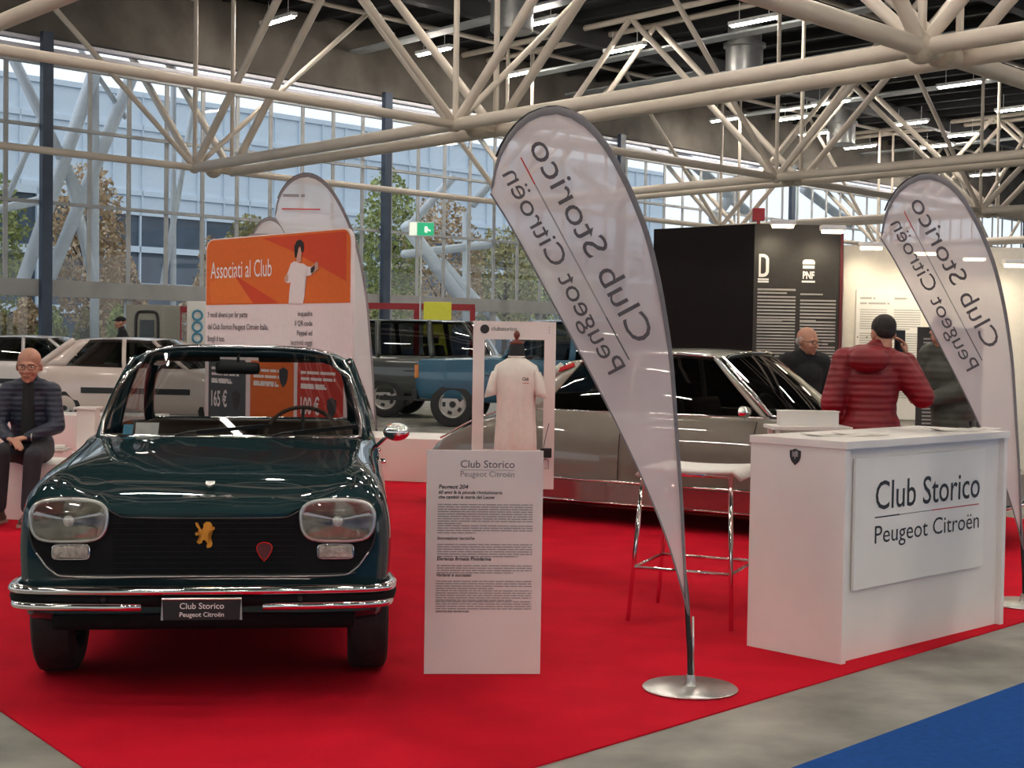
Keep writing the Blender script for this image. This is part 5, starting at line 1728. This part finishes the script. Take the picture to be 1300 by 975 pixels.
def col(x0, x1, rows):
    for y0, n, last, lhp in rows:
        greek(bm, Fw, lx(x0), lx(x1), lz(y0), n, lhp / sp, .5, last, False, rq)
col(961, 1010, [(369, 1, 1, 5), (378, 8, .65, 4.3), (407, 6, .65, 4.0), (427, 8, .6, 3.7)])
col(961, 1008, [(373, 1, .8, 4)])
col(1016, 1045, [(374, 1, 1, 4)])
col(1016, 1062, [(382, 7, .45, 4.3), (409, 8, .8, 4.0), (441, 7, .7, 3.7), (470, 12, .7, 3.7)])
o = O('printed_paragraphs', bm, 'boothtext', t); tag(o, kind='stuff')
# logos: a D-like ring and a stacked oval crest
bm = BM()
oD = rr(lx(962), lz(352), lx(975), lz(323), .06, (1, 0, 0, 1))
prism(bm, oD, Fw, .001); dl = O('round_logo', bm, 'inkwhite', t)
bm = BM(); prism(bm, rr(lx(964.5), lz(348), lx(971), lz(327), .03, (1, 0, 0, 1)), frame((0, -.006, 0), (1, 0, 0), (0, 0, 1)), .001); O('logo_centre', bm, 'boothdark', dl)
bm = BM(); greek(bm, Fw, lx(961), lx(975), lz(356), 2, 3.0 / sp, .7, 1, False); O('logo_caption', bm, 'inkwhite', t)
bm = BM(); prism(bm, rr(lx(1018), lz(335), lx(1034), lz(329), .03, (1, 1, 0, 0)), Fw, .001)
box(bm, (lx(1026), -.005, lz(338.5)), (15 / sp, .002, 4 / sp)); box(bm, (lx(1026), -.005, lz(357)), (17 / sp, .002, 2.2 / sp)); O('crest_logo', bm, 'inkwhite', t)
text('crest_text', 'FIAT' if False else 'PNF', frame((lx(1018.5), -.005, lz(353)), (1, 0, 0), (0, 0, 1)), 15 / sp, 'inkwhite', t, bold=.04, height=9 / sp)
# white stand wall with a framed poster
w0 = At(1070, 400, YW + .35); w1 = At(1420, 400, YW + .35)
t, L = wallp('stand_wall', 'cream white exhibition wall lit by small spotlights at the right', w0, w1, At(1070, 311, YW + .35).z, 'boothwhite')
sp2 = 1850 / (YW + .35)
zt2 = At(1070, 311, YW + .35).z
px_ = lambda px: (px - 1070) / sp2
pz_ = lambda py: zt2 - (py - 312) / sp2
t2 = thing('wall_poster', 'white text poster with a thin frame on the cream stand wall', 'poster', (w0.x, w0.y, 0), 0)
bm = BM(); box(bm, (px_(1128), -.012, pz_(450)), (84 / sp2, .02, 164 / sp2), 0, .002); O('poster_sheet', bm, 'poster', t2)
Fq = frame((0, -.024, 0), (1, 0, 0), (0, 0, 1))
bm = BM()
greek(bm, Fq, px_(1091), px_(1110), pz_(380), 1, .04, .5, 1, True, rq)
greek(bm, Fq, px_(1091), px_(1128), pz_(386.5), 1, .04, .5, 1, True, rq)
greek(bm, Fq, px_(1134), px_(1152), pz_(380), 1, .04, .5, 1, True, rq)
for xx in (1091, 1134):
    for yy, n in ((394, 9), (424, 12), (466, 14)):
        greek(bm, Fq, px_(xx), px_(xx + 34), pz_(yy), n, .024, .4, .6, False, rq)
o = O('printed_paragraphs', bm, 'postertext', t2); tag(o, kind='stuff')
q = At(1205, 480, 13.9)
t2 = thing('dark_text_board', 'dark text board behind the person in grey at the right', 'board', (q.x, q.y, 0), R(0))
bm = BM(); box(bm, (0, 0, .82), (.62, .04, 1.60), 0, .003); O('panel', bm, 'boothdark', t2)
bm = BM(); greek(bm, frame((0, -.023, 0), (1, 0, 0), (0, 0, 1)), -.26, .24, 1.50, 26, .035, .45, .6, False, rq); o = O('printed_paragraphs', bm, 'boothtext', t2); tag(o, kind='stuff')

# spotlights on the stand walls
for k, (px, py, Y, lab) in enumerate(((994, 287, YW - .35, 'over the left half of the black text wall'), (1057, 294, YW - .35, 'at the right corner of the black text wall'), (1106, 315, YW - .1, 'left of the right-hand flag over the cream wall'),
                                    (1175, 322, YW - .1, 'glowing through the middle of the right-hand flag'), (1237, 329, YW - .1, 'glowing through the right part of the right-hand flag'), (1289, 337, YW - .1, 'beside the pole of the right-hand flag'))):
    q = At(px, py, Y)
    t = thing('spotlight', 'small warm spotlight ' + lab, 'spotlight', q)
    bm = BM(); box(bm, (0, .0, .035), (.24, .12, .05), 0, .015); tube(bm, [(0, .06, .05), (0, .45, .05)], .010, 6); O('housing', bm, 'lampbody', t, 35)
    bm = BM(); box(bm, (0, 0, -.002), (.20, .09, .03), 0, .012); O('lens', bm, 'spotglow', t, 35)
    ld = bpy.data.lights.new('spot_beam', 'SPOT'); ld.energy = SPOT_POWER; ld.color = (1, .86, .62); ld.spot_size = R(115); ld.spot_blend = .8; ld.shadow_soft_size = .06
    lo = bpy.data.objects.new('spot_beam', ld); COL.objects.link(lo); lo.parent = t; lo.location = (0, 0, -.03); lo.rotation_euler = (R(35), 0, 0)
q = At(963, 277, YW + .1)
bm = BM(); box(bm, (0, 0, 0), (.12, .06, .13), 0, .01); box(bm, (0, 0, -.09), (.03, .03, .10))
o = O('red_call_box', bm, 'redmetal'); o.location = (q.x, q.y, ztop + .10); tag(o, 'small red box on the top edge of the black stand wall', 'sign')
# ------------------------------------------------------------------ people
def capsule(bm, a, b, r0, r1, seg=14):
    a, b = V(a), V(b)
    d = b - a
    L = max(d.length, 1e-5)
    y = d / L
    x = y.orthogonal().normalized()
    z = x.cross(y)
    m = Matrix((x, y, z)).transposed().to_4x4(); m.translation = a
    prof = [(0.0, -r0)]
    for k in range(1, 5):
        t = -PI / 2 + k * PI / 8
        prof.append((r0 * math.cos(t), r0 * math.sin(t)))
    for k in range(0, 4):
        t = k * PI / 8
        prof.append((r1 * math.cos(t), L + r1 * math.sin(t)))
    prof.append((0.0, L + r1))
    lathe(bm, prof, seg, m)


def ell(bm, c, s, rot=None, seg=20):
    m = Matrix.Translation(c) @ (rot or Matrix.Identity(4)) @ Matrix.Diagonal((s[0], s[1], s[2], 1))
    bmesh.ops.create_uvsphere(bm, u_segments=seg, v_segments=seg // 2 + 2, radius=1.0, matrix=m)


def remeshed(name, bm, m, parent, vox, smooth=4):
    o = O(name, bm, m, parent, True)
    md = o.modifiers.new('r', 'REMESH'); md.mode = 'VOXEL'; md.voxel_size = vox; md.use_smooth_shade = True
    if smooth:
        sm = o.modifiers.new('s', 'SMOOTH'); sm.factor = .5; sm.iterations = smooth
    bake(o)
    for p in o.data.polygons: p.use_smooth = True
    return o


def hand(bm, wrist, dirv, palmn, curl=.5, s=1.0, side=1):
    """dirv: wrist->knuckles, palmn: normal out of the palm; thumb on side*cross"""
    d = V(dirv).normalized(); n = (V(palmn) - d * V(palmn).dot(d)).normalized(); x = d.cross(n) * side
    w = V(wrist)
    for k in range(4):
        o = (k - 1.5) * .019 * s
        capsule(bm, w + d * .01 * s + x * o * .6, w + d * .085 * s + x * o, .014 * s, .0105 * s, 8)
    lens = [.062, .074, .070, .056]
    for k in range(4):
        o = (k - 1.5) * .020 * s
        p = w + d * .088 * s + x * o
        a1 = curl * 1.0
        for j, f in enumerate((.48, .30, .22)):
            a1 += curl * (.35 if j else 0)
            dd = d * math.cos(a1) + n * math.sin(a1)
            q = p + dd * lens[k] * f * s * 1.15
            capsule(bm, p, q, .0088 * s, .0078 * s, 8)
            p = q
    # thumb from the side of the palm
    p = w + d * .028 * s - x * .026 * s
    t1 = (d * .75 - x * .55 + n * .35).normalized()
    q = p + t1 * .042 * s; capsule(bm, p, q, .013 * s, .010 * s, 8)
    t2 = (d * .95 - x * .1 + n * .45).normalized()
    capsule(bm, q, q + t2 * .032 * s, .010 * s, .008 * s, 8)


def head(bm, c, Mh, s=1.0):
    """head solids around centre c (eye level at c). Mh: orientation, face towards local -Y"""
    T = lambda p: c + Mh @ (V(p) * s)
    Mr = Mh.to_4x4()
    ell(bm, T((0, .018, .035)), (.076 * s, .096 * s, .085 * s), Mr)
    ell(bm, T((0, -.012, -.015)), (.066 * s, .080 * s, .082 * s), Mr)
    ell(bm, T((0, -.035, -.070)), (.046 * s, .046 * s, .042 * s), Mr)       # jaw
    ell(bm, T((0, -.072, -.098)), (.019 * s, .016 * s, .014 * s), Mr)       # chin
    capsule(bm, T((0, -.086, .000)), T((0, -.108, -.034)), .009 * s, .0125 * s, 10)   # nose
    for k in (-1, 1):
        ell(bm, T((k * .011, -.098, -.038)), (.008 * s, .009 * s, .006 * s), Mr)
        ell(bm, T((k * .078, .010, -.008)), (.010 * s, .020 * s, .032 * s), Mr)          # ear
        ell(bm, T((k * .034, -.072, -.034)), (.022 * s, .018 * s, .02 * s), Mr)           # cheek
        capsule(bm, T((k * .014, -.090, .020)), T((k * .048, -.078, .018)), .007 * s, .006 * s, 8)   # brow
    capsule(bm, T((-.020, -.086, -.062)), T((.020, -.086, -.062)), .0065 * s, .0065 * s, 8)
    capsule(bm, T((-.016, -.085, -.073)), T((.016, -.085, -.073)), .007 * s, .007 * s, 8)
    return T


def face_bits(root, T, s=1.0, glasses=True, body=None):
    bm = BM()
    for k in (-1, 1):
        ell(bm, T((k * .031, -.078, .000)), (.011 * s, .008 * s, .007 * s), None, 10)
    e = O('eyes', bm, 'eye', root, True)
    bm = BM()
    for k in (-1, 1):
        ell(bm, T((k * .031, -.0855, .000)), (.0045 * s, .003 * s, .0045 * s), None, 8)
    O('pupils', bm, 'black', e, True)
    bm = BM(); capsule(bm, T((-.019, -.0925, -.0675)), T((.019, -.0925, -.0675)), .0022, .0022, 6); O('lips', bm, 'wood', root, True)
    if glasses:
        bm = BM()
        for k in (-1, 1):
            tube(bm, [T((k * .033 + x, -.102, z)) for x, z in superellipse(.026, .017, 3, 18, 0, -.002)], .0022, 5, True)
            tube(bm, [T((k * .058, -.100, .002)), T((k * .080, -.02, .004)), T((k * .080, .015, -.002))], .002, 5)
        tube(bm, [T((-.008, -.104, .002)), T((.008, -.104, .002))], .002, 5)
        g = O('glasses', bm, 'black', root, True)


def limb(bm, pts, rs):
    for (a, b), (r0, r1) in zip(zip(pts[:-1], pts[1:]), zip(rs[:-1], rs[1:])):
        capsule(bm, a, b, r0, r1)


def person(label, loc, rotz, J, look, jacket, trousers, shoes='shoe', hair=None, vox=.008, glasses=True, hands=True, headscale=1.0, inner=None, puff=.0, hood=None, cap=False):
    """J: joints in metres, figure facing local -Y"""
    t = thing('person', label, 'person', loc, rotz, None)
    body = BM()
    nk, hd = V(J['neck']), V(J['head'])
    Mh = Euler(look).to_matrix()
    T = head(body, hd, Mh, headscale)
    capsule(body, nk - V((0, 0, .05)), T((0, .02, -.075)), .056, .05)
    ch, wa, pe = V(J['chest']), V(J['waist']), V(J['pelvis'])
    ax = (V(J['sh_l']) - V(J['sh_r'])).normalized()
    def torso(bm, g):
        for c, a, b in ((ch, .150, .105), (ch.lerp(wa, .5), .140, .105), (wa, .130, .10), (pe, .155, .115)):
            rot = Matrix.Rotation(math.atan2(ax.y, ax.x), 4, 'Z')
            ell(bm, c, (a + g, b + g, .15 + g * .3), rot)
        capsule(bm, V(J['sh_l']), V(J['sh_r']), .055 + g, .055 + g)
        capsule(bm, V(J['sh_l']).lerp(nk, .5), V(J['sh_r']).lerp(nk, .5), .05 + g, .05 + g)
    torso(body, -.012)
    for s in 'lr':
        limb(body, [J['sh_' + s], J['el_' + s], J['wr_' + s]], [.046, .038, .025])
        limb(body, [J['hip_' + s], J['kn_' + s], J['an_' + s]], [.080, .052, .034])
        capsule(body, V(J['an_' + s]) - V((0, 0, .03)), V(J['toe_' + s]), .035, .028)
        if hands:
            e = V(J['wr_' + s]) - V(J['el_' + s])
            hd_ = J.get('hd_' + s, e.normalized())
            hn = J.get('hn_' + s, (ax * (-1 if s == 'l' else 1)))
            hand(body, J['wr_' + s], hd_, hn, J.get('curl_' + s, .35), 1.0, J.get('ts_' + s, 1 if s == 'l' else -1))
    remeshed('body', body, 'skin', t, vox, 1)
    face_bits(t, T, headscale, glasses)
    # jacket
    jk = BM(); torso(jk, .022 + puff)
    capsule(jk, pe - V((0, 0, .02)), pe - V((0, 0, J.get('hem', .06))), .15 + puff, .15 + puff)
    for s in 'lr':
        w_ = V(J['el_' + s]).lerp(V(J['wr_' + s]), .93)
        limb(jk, [J['sh_' + s], J['el_' + s], w_], [.072 + puff, .062 + puff, .045 + puff * .6])
    capsule(jk, nk - V((0, 0, .04)), nk + V((0, .0, .035)), .075, .066)
    jo = remeshed('jacket', jk, jacket, t, vox * 1.3, 6)
    tr = BM()
    for s in 'lr':
        a = V(J['kn_' + s]).lerp(V(J['an_' + s]), .92)
        limb(tr, [J['hip_' + s], J['kn_' + s], a], [.098, .070, .058])
    ell(tr, pe - V((0, 0, .02)), (.160, .125, .13), Matrix.Rotation(math.atan2(ax.y, ax.x), 4, 'Z'))
    remeshed('trousers', tr, trousers, t, vox * 1.3, 5)
    for s in 'lr':
        sh = BM(); a = V(J['an_' + s]); b = V(J['toe_' + s])
        d = (b - a); d.z = 0; d.normalize()
        f0 = V((a.x, a.y, 0)) - d * .045
        capsule(sh, f0 + V((0, 0, b.z + .012)), V((b.x, b.y, b.z + .008)), .040, .036)
        capsule(sh, f0 + V((0, 0, b.z + .045)) + d * .03, V((b.x, b.y, b.z + .012)) - d * .05, .042, .036)
        so = remeshed('shoe', sh, shoes, t, .008, 3)
        z0 = min(v.co.z for v in so.data.vertices)
        bm = BM(); beam(bm, V((f0.x, f0.y, z0 + .012)) - d * .035, V((b.x, b.y, z0 + .012)) + d * .03, .078, .022); O('shoe_sole', bm, 'sole', so)
    # hair
    if hair:
        hb = BM(); Mr = Mh.to_4x4()
        if hair[1] == 'short':
            ell(hb, T((0, .026, .045)), (.080 * headscale, .098 * headscale, .084 * headscale), Mr)
            ell(hb, T((0, .052, .012)), (.070 * headscale, .062 * headscale, .060 * headscale), Mr)
        else:   # fringe at the sides and back only
            ell(hb, T((0, .062, -.005)), (.070 * headscale, .058 * headscale, .050 * headscale), Mr)
            for k in (-1, 1): ell(hb, T((k * .070, .020, .012)), (.010 * headscale, .035 * headscale, .030 * headscale), Mr)
        remeshed('hair', hb, hair[0], t, .008, 2)
    if cap:
        hb = BM(); Mr = Mh.to_4x4()
        ell(hb, T((0, .012, .052)), (.084, .102, .072), Mr)
        ell(hb, T((0, -.10, .045)), (.062, .060, .010), Mr)
        remeshed('flat_cap', hb, 'blackcloth', t, .008, 2)
    return t, T


def stand_pose(h=1.75, lean=0.0):
    k = h / 1.75
    J = dict(neck=(0, -.02 - lean, 1.49), head=(0, -.05 - lean * 1.3, 1.635), chest=(0, -lean * .8, 1.30), waist=(0, -lean * .3, 1.10), pelvis=(0, 0, .97),
             sh_l=(.18, -lean, 1.43), sh_r=(-.18, -lean, 1.43), el_l=(.235, .02 - lean, 1.14), el_r=(-.235, .02 - lean, 1.14), wr_l=(.245, -.06, .90), wr_r=(-.245, -.06, .90),
             hip_l=(.09, 0, .93), hip_r=(-.09, 0, .93), kn_l=(.10, -.01, .50), kn_r=(-.10, -.01, .50), an_l=(.10, .02, .10), an_r=(-.10, .02, .10), toe_l=(.115, -.13, .036), toe_r=(-.115, -.13, .036))
    return {a: tuple(c * k for c in b) for a, b in J.items()}


# seated man at the left: sits on the block, hands joined over his knee
p = At(26, 560, 10.9)
ZS = .44
J = dict(neck=(0, -.02, ZS + .60), head=(.0, -.06, ZS + .735), chest=(0, .02, ZS + .44), waist=(0, .03, ZS + .24), pelvis=(0, .04, ZS + .12),
         sh_l=(.155, 0, ZS + .54), sh_r=(-.155, 0, ZS + .54), el_l=(.215, -.10, ZS + .28), el_r=(-.22, -.08, ZS + .28), wr_l=(.03, -.29, ZS + .205), wr_r=(-.09, -.33, ZS + .20),
         hip_l=(.09, -.02, ZS + .09), hip_r=(-.09, -.02, ZS + .09), kn_l=(.10, -.43, ZS + .075), kn_r=(-.13, -.42, ZS + .10), an_l=(.07, -.44, .11), an_r=(-.16, -.36, .11), toe_l=(.06, -.60, .040), toe_r=(-.20, -.51, .040),
         hd_l=(-.8, -.35, -.1), hn_l=(-.1, .2, -1), hd_r=(.6, -.6, -.2), hn_r=(0, 0, -1), curl_l=.6, curl_r=.5, hem=.04)
seated, T = person('seated bald man with glasses in a dark navy quilted jacket and dark trousers', (p.x, 11.12, .008), R(8), J, (R(4), 0, R(0)), 'navy', 'jeans', 'shoe', ('hairgrey', 'fringe'), .008, True, puff=.0, headscale=1.13)
bm = BM(); capsule(bm, (0, -.095, ZS + .20), (0, -.085, ZS + .42), .055, .05); capsule(bm, (0, -.085, ZS + .42), (0, -.055, ZS + .60), .05, .048); remeshed('jumper', bm, 'blackcloth', seated, .01, 2)
bm = BM(); tube(bm, [V(J['wr_l']) + V((.035, -.0, .0)) + V((.0, math.cos(a * PI / 6) * .031, math.sin(a * PI / 6) * .031)) for a in range(12)], .005, 6, True)
w_ = O('wristwatch', bm, 'steel', seated, True)

# man in the dark red quilted jacket, seen from behind, phone at his face
p = At(1106, 500, 9.55)
J = stand_pose(1.62, .04)
J.update(head=(.075, -.09, 1.505), neck=(.03, -.05, 1.375), el_l=(.33, -.02, 1.10), wr_l=(.235, -.13, 1.355), sh_l=(.17, -.03, 1.30), el_r=(-.25, .03, 1.05), wr_r=(-.23, -.10, .84), hd_l=(-.05, -.1, 1), hn_l=(-1, -.2, -.1), curl_l=.8, hem=.10)
man, T = person('man seen from behind in a dark red quilted hooded jacket holding a phone up', (p.x, p.y, .008), R(180 - 8), J, (R(14), 0, R(-18)), 'redjacket', 'jeans', 'shoe', ('hairdark', 'short'), .008, False, puff=.018)
# el_l is at local +x; rotated by ~180 it would appear on the left, so the pose is mirrored below
for ch in man.children:
    for v in ch.data.vertices: v.co.x = -v.co.x
    ch.data.flip_normals()
hb = BM()
ell(hb, (.03, .10, 1.335), (.135, .085, .085)); ell(hb, (.03, .05, 1.375), (.13, .10, .06)); capsule(hb, (.14, .0, 1.36), (.05, .12, 1.31), .05, .05); capsule(hb, (-.09, .0, 1.36), (.01, .12, 1.31), .05, .05)
remeshed('hood', hb, 'redjacket', man, .010, 6)
ph = Matrix.Translation((-.20, -.21, 1.46)) @ Matrix.Rotation(R(20), 4, 'Z')
bm = BM(); box(bm, None, (.075, .009, .15), mtx=ph, bevel=.003)
o = O('mobile_phone', bm, 'black'); o.location = man.matrix_basis.translation if False else (0, 0, 0)
bpy.context.view_layer.update()
o.matrix_world = man.matrix_world.copy(); tag(o, 'dark mobile phone held up by the man in the red jacket', 'phone')

# old man behind the long saloon
p = At(1019, 460, 13.1)
J = stand_pose(1.56, .05)
person('grey-haired man with glasses in a dark coat behind the long grey saloon', (p.x, p.y, .008), R(14), J, (R(6), 0, R(22)), 'blackcloth', 'jeans', 'shoe', ('hairgrey', 'fringe'), .010, True, puff=.01, headscale=1.04)

# person in grey half hidden by the right-hand flag
p = At(1212, 480, 11.9)
J = stand_pose(1.66, .10)
J.update(el_r=(-.20, -.10, 1.10), wr_r=(-.08, -.28, .99), hd_r=(.3, -.8, .1), el_l=(.22, -.08, 1.10), wr_l=(.02, -.30, 1.0), hd_l=(-.4, -.8, 0), hem=.16)
person('person in a grey-green jacket half hidden behind the right-hand flag', (p.x, p.y, .008), R(-60), J, (R(20), 0, 0), 'greyjacket', 'blackcloth', 'shoe', ('hairdark', 'short'), .010, False, puff=.03)

# man in a cap far back by the glass
p = At(156, 420, 28.0)
J = stand_pose(1.76)
person('man in a dark cap and dark jacket standing far back by the window wall', (p.x, p.y, .0), R(-75), J, (0, 0, 0), 'blackcloth', 'jeans', 'shoe', None, .014, False, puff=.01, cap=True)
